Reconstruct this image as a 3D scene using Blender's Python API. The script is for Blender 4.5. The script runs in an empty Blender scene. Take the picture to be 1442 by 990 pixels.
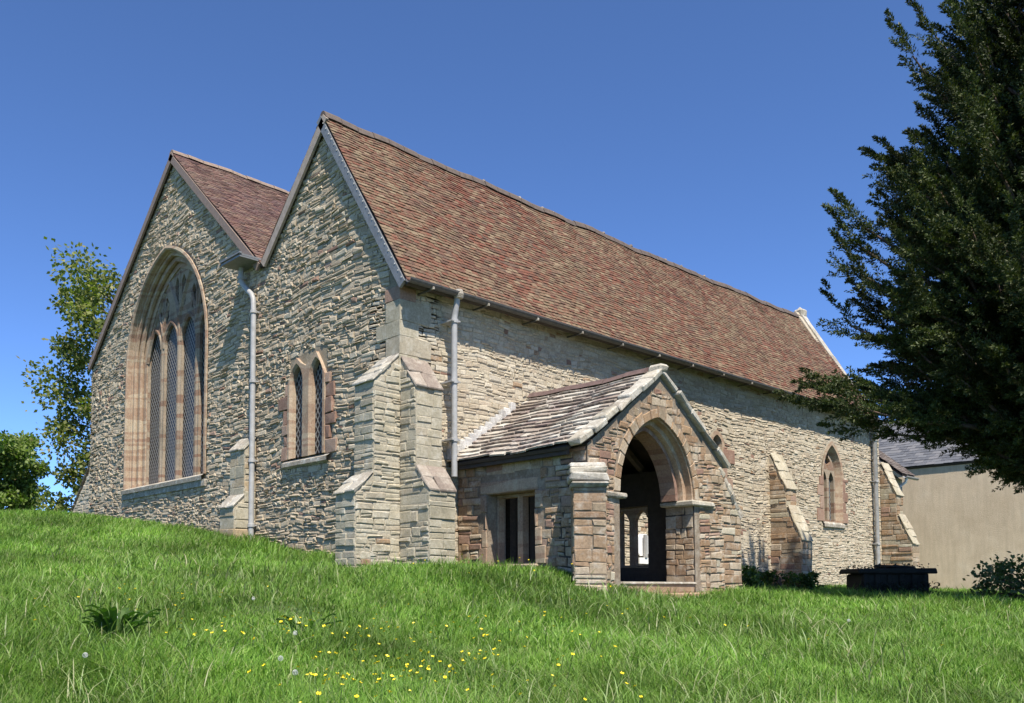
import bpy, bmesh, math, random
import numpy as np
from mathutils import Vector, Matrix
from mathutils.geometry import tessellate_polygon

sc = bpy.context.scene
COL = sc.collection
R = math.radians
rng = random.Random(7)
npr = np.random.default_rng(11)

# ------------------------------------------------------------------ camera
CAM = Vector((-8.65, -10.79, -0.32))
AX = R(47.75); PITCH = R(3.479)
FH = Vector((math.cos(AX), math.sin(AX), 0)); RT = Vector((math.sin(AX), -math.cos(AX), 0))
fw = FH * math.cos(PITCH) + Vector((0, 0, 1)) * math.sin(PITCH)
up = Vector((0, 0, 1)) * math.cos(PITCH) - FH * math.sin(PITCH)
cd = bpy.data.cameras.new("camera"); cam = bpy.data.objects.new("camera", cd); COL.objects.link(cam)
cam.matrix_world = Matrix((( RT.x, up.x, -fw.x, CAM.x), (RT.y, up.y, -fw.y, CAM.y), (RT.z, up.z, -fw.z, CAM.z), (0, 0, 0, 1)))
cd.sensor_fit = 'HORIZONTAL'; cd.sensor_width = 36; cd.lens = 36 * 1250 / 1442
cd.shift_x = 81 / 1442; cd.shift_y = 255 / 1442
cd.clip_start = 0.05; cd.clip_end = 3000
sc.camera = cam

# ------------------------------------------------------------------ light
SUN = Vector((-0.463, -1.0, 1.74)).normalized()          # towards the sun
w = bpy.data.worlds.new("World"); sc.world = w; w.use_nodes = True
nt = w.node_tree; bg = nt.nodes["Background"]
sky = nt.nodes.new("ShaderNodeTexSky"); sky.sky_type = 'NISHITA'; sky.sun_disc = False
sky.sun_elevation = math.asin(SUN.z); sky.sun_rotation = math.atan2(SUN.x, SUN.y) % (2 * math.pi)
sky.altitude = 0; sky.air_density = 0.45; sky.dust_density = 0.0; sky.ozone_density = 10.0
nt.links.new(sky.outputs[0], bg.inputs[0]); bg.inputs[1].default_value = 0.15
sl = bpy.data.lights.new("sun", 'SUN'); sl.energy = 4.5; sl.angle = R(0.53); sl.color = (1.0, 0.935, 0.83)
so = bpy.data.objects.new("sun", sl); COL.objects.link(so); so.rotation_euler = SUN.to_track_quat('Z', 'Y').to_euler(); so.location = (-10, -20, 40)
sc.view_settings.view_transform = 'Standard'; sc.view_settings.look = 'None'
sc.view_settings.exposure = 0.95; sc.view_settings.gamma = 1.0; sc.view_settings.use_curve_mapping = False

# ------------------------------------------------------------------ materials
def newmat(name):
    m = bpy.data.materials.new(name); m.use_nodes = True
    return m, m.node_tree, m.node_tree.nodes["Principled BSDF"]
def node(t, kind, **kw):
    n = t.nodes.new(kind)
    for k, v in kw.items():
        if k == 'ins':
            for i, x in v.items(): n.inputs[i].default_value = x
        else: setattr(n, k, v)
    return n
def ramp(t, fac, stops, interp='LINEAR'):
    n = t.nodes.new("ShaderNodeValToRGB"); n.color_ramp.interpolation = interp
    e = n.color_ramp.elements
    while len(e) < len(stops): e.new(0.5)
    for i, (p, c) in enumerate(stops):
        e[i].position = p; e[i].color = (*c, 1) if len(c) == 3 else c
    t.links.new(fac, n.inputs[0]); return n.outputs[0]
def coords(t, scale=(1, 1, 1)):
    tc = t.nodes.new("ShaderNodeTexCoord"); mp = t.nodes.new("ShaderNodeMapping"); mp.inputs[3].default_value = scale
    t.links.new(tc.outputs['Object'], mp.inputs[0]); return mp.outputs[0]
def noise(t, co, scale, detail=4, rough=0.6, dist=0.0):
    n = node(t, "ShaderNodeTexNoise"); n.inputs['Scale'].default_value = scale; n.inputs['Detail'].default_value = detail
    n.inputs['Roughness'].default_value = rough; n.inputs['Distortion'].default_value = dist
    t.links.new(co, n.inputs['Vector']); return n.outputs[0]
def mix(t, fac, a, b, mode='MIX'):
    n = t.nodes.new("ShaderNodeMix"); n.data_type = 'RGBA'; n.blend_type = mode
    for s, v in ((0, fac), (6, a), (7, b)):
        if hasattr(v, 'is_output') or hasattr(v, 'links'): t.links.new(v, n.inputs[s])
        else: n.inputs[s].default_value = (*v, 1) if isinstance(v, tuple) else v
    return n.outputs[2]
def bump(t, bsdf, h, strength=0.5, dist=0.02):
    b = t.nodes.new("ShaderNodeBump"); b.inputs['Strength'].default_value = strength; b.inputs['Distance'].default_value = dist
    t.links.new(h, b.inputs['Height']); t.links.new(b.outputs[0], bsdf.inputs['Normal'])
def island(t):
    return t.nodes.new("ShaderNodeNewGeometry").outputs['Random Per Island']

def stone(name, cols, lichen=((0.45, 0.42, 0.33), 0.25), dark=((0.09, 0.08, 0.06), 0.25), bs=0.6, rough=0.9, per_island=True, lscale=5.0, band=False):
    m, t, b = newmat(name); co = coords(t)
    if per_island:
        n = len(cols); base = ramp(t, island(t), [(i / n, c) for i, c in enumerate(cols)], 'CONSTANT')
    else:
        base = ramp(t, noise(t, coords(t, (.1, .1, 1.5)) if band else co, 2.2, 1 if band else 5, 0.65), [(0.25 + 0.5 * i / max(1, len(cols) - 1), c) for i, c in enumerate(cols)], 'CONSTANT' if band else 'LINEAR')
    f = noise(t, co, 30, 6, 0.7)
    base = mix(t, 0.8, base, ramp(t, f, [(0.25, (0.5, 0.5, 0.5)), (0.75, (1.35, 1.35, 1.35))]), 'MULTIPLY')
    l = ramp(t, noise(t, co, lscale, 8, 0.75), [(0.5, (0, 0, 0)), (0.66, (lichen[1] * 2,) * 3)])
    base = mix(t, l, base, lichen[0])
    d = ramp(t, noise(t, coords(t, (1, 1, 0.6)), 1.7, 8, 0.7), [(0.5, (0, 0, 0)), (0.72, (dark[1] * 2,) * 3)])
    base = mix(t, d, base, dark[0])
    t.links.new(base, b.inputs['Base Color']); b.inputs['Roughness'].default_value = rough
    b.inputs['Specular IOR Level'].default_value = 0.2
    bump(t, b, noise(t, co, 55, 8, 0.75), bs, 0.012)
    return m
def plain(name, col, rough=0.6, var=0.25, metal=0.0, scale=12, bs=0.15, spec=0.4):
    m, t, b = newmat(name); co = coords(t)
    c = mix(t, 1.0, col, ramp(t, noise(t, co, scale, 6, 0.7), [(0.25, (1 - var,) * 3), (0.75, (1 + var,) * 3)]), 'MULTIPLY')
    t.links.new(c, b.inputs['Base Color']); b.inputs['Roughness'].default_value = rough; b.inputs['Metallic'].default_value = metal
    b.inputs['Specular IOR Level'].default_value = spec
    if bs: bump(t, b, noise(t, co, scale * 5, 5, 0.7), bs, 0.01)
    return m
def tiles(name, cols, lich, lcol, lamount=0.6):
    m, t, b = newmat(name); co = coords(t)
    n = len(cols); base = ramp(t, island(t), [(i / n, c) for i, c in enumerate(cols)], 'CONSTANT')
    big = ramp(t, noise(t, co, 0.6, 7, 0.7), [(0.40, (0, 0, 0)), (0.60, (1, 1, 1))])
    isl = ramp(t, noise(t, coords(t, (6, 6, 6)), 2.0, 3, 0.7), [(0.42, (0, 0, 0)), (0.62, (1, 1, 1))])
    base = mix(t, mix(t, 1.0, mix(t, 1.0, big, isl, 'MULTIPLY'), (lamount,) * 3, 'MULTIPLY'), base, lich)
    spot = ramp(t, noise(t, co, 14, 8, 0.8), [(0.58, (0, 0, 0)), (0.68, (0.75, 0.75, 0.75))])
    base = mix(t, spot, base, lcol)
    base = mix(t, 0.7, base, ramp(t, noise(t, co, 40, 4, 0.7), [(0.3, (0.6,) * 3), (0.7, (1.3,) * 3)]), 'MULTIPLY')
    t.links.new(base, b.inputs['Base Color']); b.inputs['Roughness'].default_value = 0.85; b.inputs['Specular IOR Level'].default_value = 0.2
    bump(t, b, noise(t, co, 70, 5, 0.7), 0.4, 0.006)
    return m

GREY = [(0.460, 0.371, 0.259), (0.500, 0.415, 0.298), (0.410, 0.332, 0.229), (0.535, 0.455, 0.336), (0.475, 0.386, 0.273), (0.370, 0.292, 0.200), (0.490, 0.401, 0.283), (0.435, 0.346, 0.239)]
CREAM = [(0.465, 0.397, 0.292), (0.499, 0.428, 0.319), (0.437, 0.364, 0.264), (0.532, 0.467, 0.362), (0.475, 0.410, 0.306), (0.408, 0.336, 0.245), (0.503, 0.434, 0.319), (0.451, 0.373, 0.274)]
BROWN = [(0.310, 0.209, 0.131), (0.349, 0.242, 0.153), (0.267, 0.172, 0.104), (0.388, 0.298, 0.203), (0.330, 0.219, 0.131), (0.291, 0.223, 0.149), (0.427, 0.344, 0.248), (0.330, 0.223, 0.135)]
RED = [(.27, .165, .12), (.31, .20, .145), (.24, .145, .105), (.34, .235, .175)]
ASH = [(0.398, 0.353, 0.260), (0.436, 0.387, 0.289), (0.373, 0.330, 0.241), (0.388, 0.334, 0.246), (0.417, 0.363, 0.260)]
M_grey = stone("grey_rubble", GREY, ((.55, .485, .38), .3), ((.17, .14, .10), .22), 0.9)
M_cream = stone("cream_rubble", CREAM, ((.58, .52, .40), .25), ((.20, .16, .10), .12), 0.7)
M_brown = stone("brown_sandstone", BROWN, ((.55, .50, .42), .3), ((.10, .08, .06), .25), 0.7)
M_red = stone("red_sandstone", RED, ((.42, .33, .25), .18), ((.16, .10, .08), .2), 0.5)
M_ash = stone("pale_ashlar", ASH, ((.55, .51, .42), .35), ((.17, .155, .105), .3), 0.8)
M_pink = stone("pink_dressing", [(.31, .20, .14), (.40, .30, .21), (.33, .225, .155), (.43, .34, .24), (.36, .25, .175)], ((.46, .40, .29), .3), ((.15, .115, .08), .25), 0.5, per_island=False, band=True)
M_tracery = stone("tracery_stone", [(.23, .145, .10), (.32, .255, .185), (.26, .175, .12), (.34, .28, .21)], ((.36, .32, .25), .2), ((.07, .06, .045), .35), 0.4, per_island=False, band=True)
M_mortar_d = stone("dark_mortar", [(.25, .205, .145), (.34, .285, .205)], ((.24, .22, .15), .2), ((.05, .045, .03), .3), 1.0, per_island=False)
M_mortar_l = stone("lime_mortar", [(.40, .345, .255), (.48, .42, .32)], ((.52, .47, .36), .2), ((.14, .11, .07), .2), 1.0, per_island=False)
M_mortar_b = stone("brown_mortar", [(.20, .15, .105), (.30, .24, .18)], ((.46, .42, .34), .25), ((.08, .06, .045), .3), 1.0, per_island=False)
M_cap = stone("lichened_coping", [(0.365, 0.335, 0.277), (0.418, 0.387, 0.328), (0.331, 0.292, 0.235), (0.400, 0.361, 0.286)], ((0.609, 0.585, 0.521), .42), ((0.096, 0.086, 0.063), .4), 1.0, lscale=7)
M_capb = stone("brown_coping", [(.26, .21, .17), (.31, .26, .21), (.23, .185, .15)], ((.5, .46, .38), .25), ((.09, .07, .06), .25), 0.7)
M_tile = tiles("clay_roof_tile", [(0.143, 0.062, 0.039), (0.160, 0.069, 0.045), (0.118, 0.051, 0.036), (0.148, 0.082, 0.053), (0.130, 0.071, 0.049), (0.096, 0.053, 0.038), (0.174, 0.113, 0.072), (0.151, 0.058, 0.038), (0.127, 0.065, 0.045), (0.204, 0.144, 0.092), (0.160, 0.109, 0.069), (0.112, 0.072, 0.052)], (0.177, 0.140, 0.086), (0.268, 0.225, 0.146), 0.85)
M_tile2 = tiles("dark_clay_tile", [(.15, .08, .068), (.18, .10, .08), (.13, .07, .064), (.17, .11, .09), (.125, .075, .07), (.20, .12, .09)], (.19, .16, .11), (.29, .26, .19), 0.65)
M_slate = tiles("stone_slate", [(.24, .195, .155), (.31, .26, .21), (.18, .14, .115), (.38, .34, .28), (.26, .21, .17), (.21, .16, .14), (.46, .43, .37)], (.52, .49, .43), (.70, .68, .63), 0.9)
M_ridge = plain("ridge_tile", (.10, .075, .06), .8, .4)
M_ridge_b = plain("porch_ridge_tile", (.115, .075, .066), .8, .4)
M_wood = plain("weathered_board", (.21, .155, .125), .75, .3, scale=20)
M_wood_d = plain("dark_board", (.05, .04, .035), .8, .3)
M_lead = plain("lead_grey", (.16, .17, .18), .55, .3)
M_pipe = plain("grey_painted_iron", (.33, .325, .315), .5, .3, scale=5, bs=.1)
M_gut = plain("gutter_iron", (.085, .08, .075), .5, .3)
M_white = plain("white_paint", (.80, .80, .79), .5, .05, bs=0)
M_flash = stone("mortar_fillet", [(.46, .44, .41), (.56, .54, .50)], ((.66, .65, .62), .3), ((.22, .20, .17), .35), .8, per_island=False)
M_inside_shade = plain("interior_shade", (.06, .05, .04), .9, .3)  # porch interior shade painted into the colour, darker than real masonry
M_door = plain("old_oak", (.07, .048, .032), .8, .4, scale=18)

def lattice_mat(name, cell_u, cell_z, line, glass, axis):
    m, t, b = newmat(name)
    tc = t.nodes.new("ShaderNodeTexCoord"); sp = t.nodes.new("ShaderNodeSeparateXYZ"); t.links.new(tc.outputs['Object'], sp.inputs[0])
    def M(op, a, c):
        n = node(t, "ShaderNodeMath", operation=op)
        for i, v in enumerate((a, c)):
            if isinstance(v, (int, float)): n.inputs[i].default_value = v
            else: t.links.new(v, n.inputs[i])
        return n.outputs[0]
    u = M('DIVIDE', sp.outputs[axis], cell_u); z = M('DIVIDE', sp.outputs['Z'], cell_z)
    def band(x): return M('LESS_THAN', M('ABSOLUTE', M('SUBTRACT', M('FRACT', x, 0), 0.5), 0), 0.13)
    f = M('MAXIMUM', band(M('ADD', u, z)), band(M('SUBTRACT', u, z)))
    c = mix(t, f, glass, line); t.links.new(c, b.inputs['Base Color'])
    n2 = node(t, "ShaderNodeMapRange"); t.links.new(f, n2.inputs[0]); n2.inputs[3].default_value = .3; n2.inputs[4].default_value = .7; b.inputs['Specular IOR Level'].default_value = .18
    t.links.new(n2.outputs[0], b.inputs['Roughness'])
    bump(t, b, f, .6, .006)
    return m
M_latY = lattice_mat("leaded_glass_gable", .115, .17, (.22, .21, .19), (.006, .006, .007), 'Y')
M_latX = lattice_mat("leaded_glass_side", .085, .125, (.22, .23, .24), (.03, .034, .04), 'X')

# ------------------------------------------------------------------ mesh helpers
class MB:
    def __init__(s): s.v = []; s.f = []; s.m = []
    def add(s, verts, faces, mat=0):
        o = len(s.v); s.v += [tuple(p) for p in verts]; s.f += [tuple(i + o for i in f) for f in faces]; s.m += [mat] * len(faces)
    def box(s, a, b, mat=0, fr=None):
        (x0, y0, z0), (x1, y1, z1) = a, b
        vs = [(x0, y0, z0), (x1, y0, z0), (x1, y1, z0), (x0, y1, z0), (x0, y0, z1), (x1, y0, z1), (x1, y1, z1), (x0, y1, z1)]
        if fr: vs = [fr(*p) for p in vs]
        s.add(vs, [(0, 3, 2, 1), (4, 5, 6, 7), (0, 1, 5, 4), (1, 2, 6, 5), (2, 3, 7, 6), (3, 0, 4, 7)], mat)
    def rough(s, a, b, mat=0, fr=None, c=.012, j=.008):
        """a worn block: chamfered box with jittered corners"""
        lo = Vector(a); hi = Vector(b); vs = []; 
        for sx in (0, 1):
            for sy in (0, 1):
                for sz in (0, 1):
                    p = [(hi if q else lo)[k] for k, q in enumerate((sx, sy, sz))]
                    jit = [rng.uniform(-j, j) for _ in range(3)]
                    for ax in range(3):
                        q = list(p)
                        for k in range(3):
                            if k != ax: q[k] += (c if (sx, sy, sz)[k] == 0 else -c)
                        vs.append([q[k] + jit[k] for k in range(3)])
        if fr: vs = [fr(*p) for p in vs]
        o = len(s.v); me = bmesh.new()
        bv = [me.verts.new(p) for p in vs]; r = bmesh.ops.convex_hull(me, input=bv)
        me.verts.index_update(); vs2 = [tuple(x.co) for x in me.verts]; fs = [tuple(x.index for x in f.verts) for f in me.faces]; me.free()
        s.add(vs2, fs, mat)
    def poly(s, outer, holes, fr, t, mat=0, rimmat=None, back=True):
        """plate with holes: 2-D polygon in (u,z) mapped by fr(u,n,z); n from 0 (front) to -t"""
        loops = [outer] + list(holes); flat = [p for l in loops for p in l]; n = len(flat)
        tri = tessellate_polygon([[Vector((p[0], p[1], 0)) for p in l] for l in loops])
        vs = [fr(p[0], 0, p[1]) for p in flat] + [fr(p[0], -t, p[1]) for p in flat]
        s.add(vs, list(tri) + ([tuple(i + n for i in reversed(q)) for q in tri] if back else []), mat)
        o = len(s.v) - 2 * n; k = 0; rm = mat if rimmat is None else rimmat
        for l in loops:
            for i in range(len(l)):
                a, b = k + i, k + (i + 1) % len(l); s.f.append((o + a, o + b, o + b + n, o + a + n)); s.m.append(rm)
            k += len(l)
    def loft(s, rings, mat=0, closed=False):
        n = len(rings[0]); vs = [p for r in rings for p in r]; fs = []
        for k in range(len(rings) - 1):
            for i in range(n if closed else n - 1):
                j = (i + 1) % n; fs.append((k * n + i, k * n + j, (k + 1) * n + j, (k + 1) * n + i))
        s.add(vs, fs, mat)
    def tube(s, pts, r, n=10, mat=0, caps=True):
        pts = [Vector(p) for p in pts]; rs = r if isinstance(r, (list, tuple)) else [r] * len(pts); rings = []
        ref = None
        for i, p in enumerate(pts):
            d = (pts[min(i + 1, len(pts) - 1)] - pts[max(i - 1, 0)]).normalized()
            if ref is None: ref = d.orthogonal().normalized()
            a = (ref - d * ref.dot(d)).normalized(); ref = a; b = d.cross(a)
            rings.append([tuple(p + (a * math.cos(2 * math.pi * k / n) + b * math.sin(2 * math.pi * k / n)) * rs[i]) for k in range(n)])
        s.loft(rings, mat, True)
        if caps:
            s.add(rings[0], [tuple(range(n))], mat); s.add(rings[-1], [tuple(range(n))], mat)
    def build(s, name, mats, parent=None, smooth=False):
        me = bpy.data.meshes.new(name); me.from_pydata(s.v, [], s.f); me.update()
        for m in (mats if isinstance(mats, (list, tuple)) else [mats]): me.materials.append(m)
        me.polygons.foreach_set("material_index", s.m)
        if smooth: me.polygons.foreach_set("use_smooth", [True] * len(s.f))
        bm = bmesh.new(); bm.from_mesh(me); bmesh.ops.recalc_face_normals(bm, faces=bm.faces); bm.to_mesh(me); bm.free()
        o = bpy.data.objects.new(name, me); COL.objects.link(o)
        if parent: o.parent = parent
        return o
def tag(o, label=None, cat=None, group=None, kind=None):
    for k, v in (('label', label), ('category', cat), ('group', group), ('kind', kind)):
        if v: o[k] = v
    return o
def empty(name, loc, label, cat, group=None):
    o = bpy.data.objects.new(name, None); COL.objects.link(o); o.location = loc; o.empty_display_size = .3
    return tag(o, label, cat, group)

def frX(X=0.0):  return lambda u, n, z: (X - n, u, z)          # gable plane, outward -X, u = Y
def frY(Y=0.0):  return lambda u, n, z: (u, Y - n, z)          # south plane, outward -Y, u = X
def wavef(a, ph): return lambda u, z: a * (math.sin(u * 1.9 + ph + z * .7) + .6 * math.sin(u * 4.3 + ph * 2 - z) + .4 * math.sin(u * 8.1 + z * 2))

def rubble(mb, fr, ivf, z0, z1, h, l, gap, prot, mat=0, wave=None, jit=.008, cham=.012, base=0.0, depth=.04, split=.25, alt=()):
    z = z0; wave = wave or (lambda u, z: 0)
    while z < z1 - .02:
        hh = rng.uniform(*h)
        if z + hh > z1: hh = z1 - z
        for a, b in ivf(z, z + hh):
            u = a
            while u < b - .03:
                ll = rng.uniform(*l) * (1 + .45 * math.sin(u * .9 + z * 1.3) * math.sin(z * 1.7 - u * .5) + (.6 if rng.random() < .05 else 0))
                if b - (u + ll) < l[0] * .8: ll = b - u
                parts = [(z, z + hh)]
                if hh > h[0] * 1.4 and rng.random() < split:
                    k = rng.uniform(.35, .65); parts = [(z, z + hh * k), (z + hh * k, z + hh)]
                for pa, pb in parts:
                    p = rng.uniform(*prot); c = min(cham, (pb - pa) * .28, ll * .3); g = gap * rng.uniform(.3, 1) * .5
                    q = [(u + g, pa + g), (u + ll - g, pa + g), (u + ll - g, pb - g), (u + g, pb - g)]
                    q = [(x + rng.uniform(-jit, jit), y + rng.uniform(-jit, jit)) for x, y in q]
                    q = [(x, y + wave(x, y)) for x, y in q]
                    cx = sum(x for x, _ in q) / 4; cy = sum(y for _, y in q) / 4
                    vs = [fr(x, base - depth, y) for x, y in q]
                    vs += [fr(x, base + p * rng.uniform(.3, .7), y) for x, y in q]
                    ins = []
                    for x, y in q:
                        ins.append((x + (c if x < cx else -c) * rng.uniform(.6, 1.4), y + (c if y < cy else -c) * rng.uniform(.6, 1.4)))
                    vs += [fr(x, base + p * rng.uniform(.75, 1.15), y) for x, y in ins]
                    m = mat
                    for am, pr in alt:
                        if rng.random() < pr: m = am
                    mb.add(vs, [(0, 1, 5, 4), (1, 2, 6, 5), (2, 3, 7, 6), (3, 0, 4, 7), (4, 5, 9, 8), (5, 6, 10, 9), (6, 7, 11, 10), (7, 4, 8, 11), (8, 9, 10, 11)], m)
                u += ll
        z += hh
def isect(i, j): return [(max(a, c), min(b, d)) for a, b in i for c, d in j if min(b, d) - max(a, c) > .05]
def minus(i, a, b):
    out = []
    for c, d in i:
        if b <= c or a >= d: out.append((c, d)); continue
        if a - c > .05: out.append((c, a))
        if d - b > .05: out.append((b, d))
    return out
def arch(uc, hw, zb, zs, rise, n=12, off=0.0):
    """closed outline, anticlockwise from bottom left; off shrinks it concentrically (sill stays)"""
    Rr = (hw * hw + rise * rise) / (2 * hw); cxo = Rr - hw; r = Rr - off
    amax = math.acos(min(1, cxo / r)); pts = [(uc - (hw - off), zb), (uc + (hw - off), zb)]
    for i in range(n + 1):
        a = amax * i / n; pts.append((uc - cxo + r * math.cos(a), zs + r * math.sin(a)))
    for i in range(n - 1, -1, -1):
        a = amax * i / n; pts.append((uc + cxo - r * math.cos(a), zs + r * math.sin(a)))
    return pts
def arch_span(uc, hw, zb, zs, rise):
    Rr = (hw * hw + rise * rise) / (2 * hw); cxo = Rr - hw
    def f(z0, z1):
        if z1 <= zb or z0 >= zs + rise: return None
        z = max(z0, zb); d = 0 if z <= zs else math.sqrt(max(0, Rr * Rr - (z - zs) ** 2)) - cxo if z > zs else hw
        if z <= zs: d = hw
        return (uc - d, uc + d)
    return f

# ------------------------------------------------------------------ ground
CP = np.array([
 (-8.65,-10.79,-1.95),(0,13.24,1.56),(0,9.78,1.19),(0,6.5,.80),(0,4.4,.58),(0,2.9,.31),(-.3,1.8,.12),(-1.0,.3,-.08),(-.3,-.9,-.12),(.7,-.95,-.12),
 (1.1,-1.2,-.10),(1.0,-2.3,-.13),(.5,-3.4,-.44),(1.9,-3.2,-.50),(2.5,-3.3,-.56),(3.6,-3.2,-.50),(5.4,-3.1,-.48),(7,-1.5,-.44),(10.3,-.3,-.40),(14,-.2,-.38),(18,-.3,-.42),(24,-3,-.62),(28,-6,-.75),
 (3,-1.4,-.3),(9,6,.2),(17,6,.0),(9,16,1.5),
 (-6.63,-6.33,-1.12),(-4.4,-8.37,-1.2),(-1.8,-9.9,-1.22),(-8.7,-4.3,-1.08),
 (-1.93,-3.4,-.62),(-5.6,-.05,-.28),(1.8,-6.75,-.88),
 (-2.75,10.9,1.12),(-4,15,1.48),(-3,22,1.75),(2,22,1.8),(-6,4.5,.26),(-10,10,.88),(-14,4,.2),(-14,-6,-1.4),(-16,20,1.7),
 (5.6,-6.2,-.70),(8.2,-5.8,-.58),(12,-4,-.55),(8,-12,-1.3),(16,-10,-1.0),(0,-16,-2.0),(-10,-18,-2.4),
 (-20,40,1.6),(10,45,1.6),(-50,40,1.0),(-50,-10,-1.5),(40,0,-.8),(40,-30,-1.2),(0,-45,-2.5),(45,40,.5),
 (-250,250,1.5),(0,400,1.5),(300,300,.5),(400,0,-1),(300,-300,-1.5),(0,-400,-2.5),(-300,-300,-2),(-400,0,-.5)], float)
def _tps(r2): return np.where(r2 > 1e-9, r2 * np.log(np.maximum(r2, 1e-9)), 0)
_n = len(CP); _A = np.zeros((_n + 3, _n + 3))
_A[:_n, :_n] = _tps(((CP[:, None, :2] - CP[None, :, :2]) ** 2).sum(-1)) + np.eye(_n) * .05
_A[:_n, _n] = 1; _A[:_n, _n + 1:] = CP[:, :2]; _A[_n, :_n] = 1; _A[_n + 1:, :_n] = CP[:, :2].T
_W = np.linalg.solve(_A, np.concatenate([CP[:, 2], np.zeros(3)]))
def ground(x, y):
    x = np.atleast_1d(np.asarray(x, float)); y = np.atleast_1d(np.asarray(y, float)); out = np.empty_like(x)
    for i in range(0, len(x), 40000):
        a = x[i:i + 40000]; b = y[i:i + 40000]
        out[i:i + 40000] = _tps((a[:, None] - CP[:, 0]) ** 2 + (b[:, None] - CP[:, 1]) ** 2) @ _W[:_n] + _W[_n] + _W[_n + 1] * a + _W[_n + 2] * b
    near = np.exp(-((x + 1) ** 2 + (y + 1) ** 2) / 900)
    out += near * (.035 * np.sin(x * 1.7 + y * .6) * np.sin(y * 1.3 - x * .4) + .02 * np.sin(x * 4.1 + 1) * np.sin(y * 3.7 + .5))
    return out
def gz(x, y): return float(ground(x, y)[0])
def axis_pts(lo, hi, st):
    a = list(np.arange(lo, hi + 1e-6, st)); s = st; p = hi; b = lo; A = []; B = []
    while p < 420: s *= 1.25; p += s; A.append(p)
    s = st
    while b > -420: s *= 1.25; b -= s; B.append(b)
    return np.array(B[::-1] + a + A)
gx = axis_pts(-16, 30, .3); gy = axis_pts(-16, 26, .3)
GX, GY = np.meshgrid(gx, gy, indexing='ij'); GZ = ground(GX.ravel(), GY.ravel())
nx, ny = len(gx), len(gy); vid = np.arange(nx * ny).reshape(nx, ny)
faces = np.stack([vid[:-1, :-1], vid[1:, :-1], vid[1:, 1:], vid[:-1, 1:]], -1).reshape(-1, 4)
def npmesh(name, verts, quads=None, tris=None, mats=(), parent=None, smooth=False, midx=None):
    me = bpy.data.meshes.new(name); nv = len(verts); q = 0 if quads is None else len(quads); t = 0 if tris is None else len(tris)
    me.vertices.add(nv); me.vertices.foreach_set("co", np.ascontiguousarray(verts, dtype=np.float32).ravel())
    loops = np.concatenate([x.ravel() for x in (quads, tris) if x is not None]).astype(np.int32)
    me.loops.add(len(loops)); me.loops.foreach_set("vertex_index", loops)
    me.polygons.add(q + t)
    st = np.concatenate([np.arange(q) * 4, q * 4 + np.arange(t) * 3]).astype(np.int32)
    me.polygons.foreach_set("loop_start", st)
    for m in mats: me.materials.append(m)
    if midx is not None: me.polygons.foreach_set("material_index", midx.astype(np.int32))
    if smooth: me.polygons.foreach_set("use_smooth", np.ones(q + t, bool))
    me.update(calc_edges=True); me.validate()
    o = bpy.data.objects.new(name, me); COL.objects.link(o)
    if parent: o.parent = parent
    return o
m, t, b = newmat("soil_and_thatch"); co = coords(t)
c = ramp(t, noise(t, co, 3, 8, .7), [(.3, (.045, .075, .018)), (.55, (.06, .10, .022)), (.75, (.10, .10, .04))])
t.links.new(c, b.inputs['Base Color']); b.inputs['Roughness'].default_value = 1; bump(t, b, noise(t, co, 20, 6, .7), .8, .05); M_soil = m
gr = npmesh("ground", np.stack([GX.ravel(), GY.ravel(), GZ], 1), faces, None, [M_soil], smooth=True)
tag(gr, kind='structure')

# ================================================================== CHURCH
church = empty("church", (0, 0, 0), "old stone church with twin gables, long red tiled roof and arched south porch", "church")

# roof reference lines
NR = (2.12, 8.08); SE_ = (-.27, 4.47); VA = (4.22, 5.97); CR = (8.35, 9.71); NE_ = (13.3, 5.62)
XV = -.10                                   # verge plane
def roofline(y, drop=.1):
    pts = [SE_, NR, VA, CR, NE_]
    for (a, za), (b, zb) in zip(pts, pts[1:]):
        if a <= y <= b: return za + (zb - za) * (y - a) / (b - a) - drop
    return SE_[1] - drop if y < SE_[0] else NE_[1] - drop

# ---- gable wall
gout = [(13.24, -.6), (0, -.6), (0, roofline(0)), (NR[0], NR[1] - .12), (VA[0], VA[1] - .12), (CR[0], CR[1] - .12), (13.24, roofline(13.24))]
BW = dict(uc=8.68, hw=2.08, zb=2.06, zs=4.95, rise=2.55)
TL = [(2.95, .22), (2.31, .22)]
tw_holes = [arch(c_, h_, 2.0, 3.38, .36, 6) for c_, h_ in TL]
mb = MB()
mb.poly(gout, [arch(**BW)] + tw_holes, frX(0), .8, 0)
def gable_iv(z0, z1):
    iv = []
    # allowed interval from roof slopes at the top of the course
    z = z1 + .05
    def xs(a, b):                           # y where the edge a-b has height z
        (ya, za), (yb, zb) = a, b; return ya + (yb - ya) * (z + .12 - za) / (zb - za)
    lim = []
    l = 0.0 if z < roofline(0) else xs(SE_, NR); r = 13.24 if z < roofline(13.2) else xs(CR, NE_)
    if z + .12 < VA[1]: lim = [(l, r)]
    else:
        if z + .12 < NR[1]: lim.append((l, xs(NR, VA)))
        if z + .12 < CR[1]: lim.append((xs(VA, CR), r))
    f = arch_span(8.68, 2.17, 1.96, 4.95, 2.64)(z0, z1)
    if f: lim = minus(lim, *f)
    if 2.0 < z1 and z0 < 3.4: lim = minus(lim, 1.86, 3.40)
    elif 3.4 <= z1 and z0 < 3.85: lim = minus(lim, 2.02, 3.24)
    elif 1.88 < z1 and z0 < 2.0: lim = minus(lim, 1.9, 3.36)
    if z0 > 2.7: lim = minus(lim, -1, .28)
    if 0.3 < z1 and z0 < 2.6: lim = minus(lim, 4.42, 5.1)
    return lim
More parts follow.
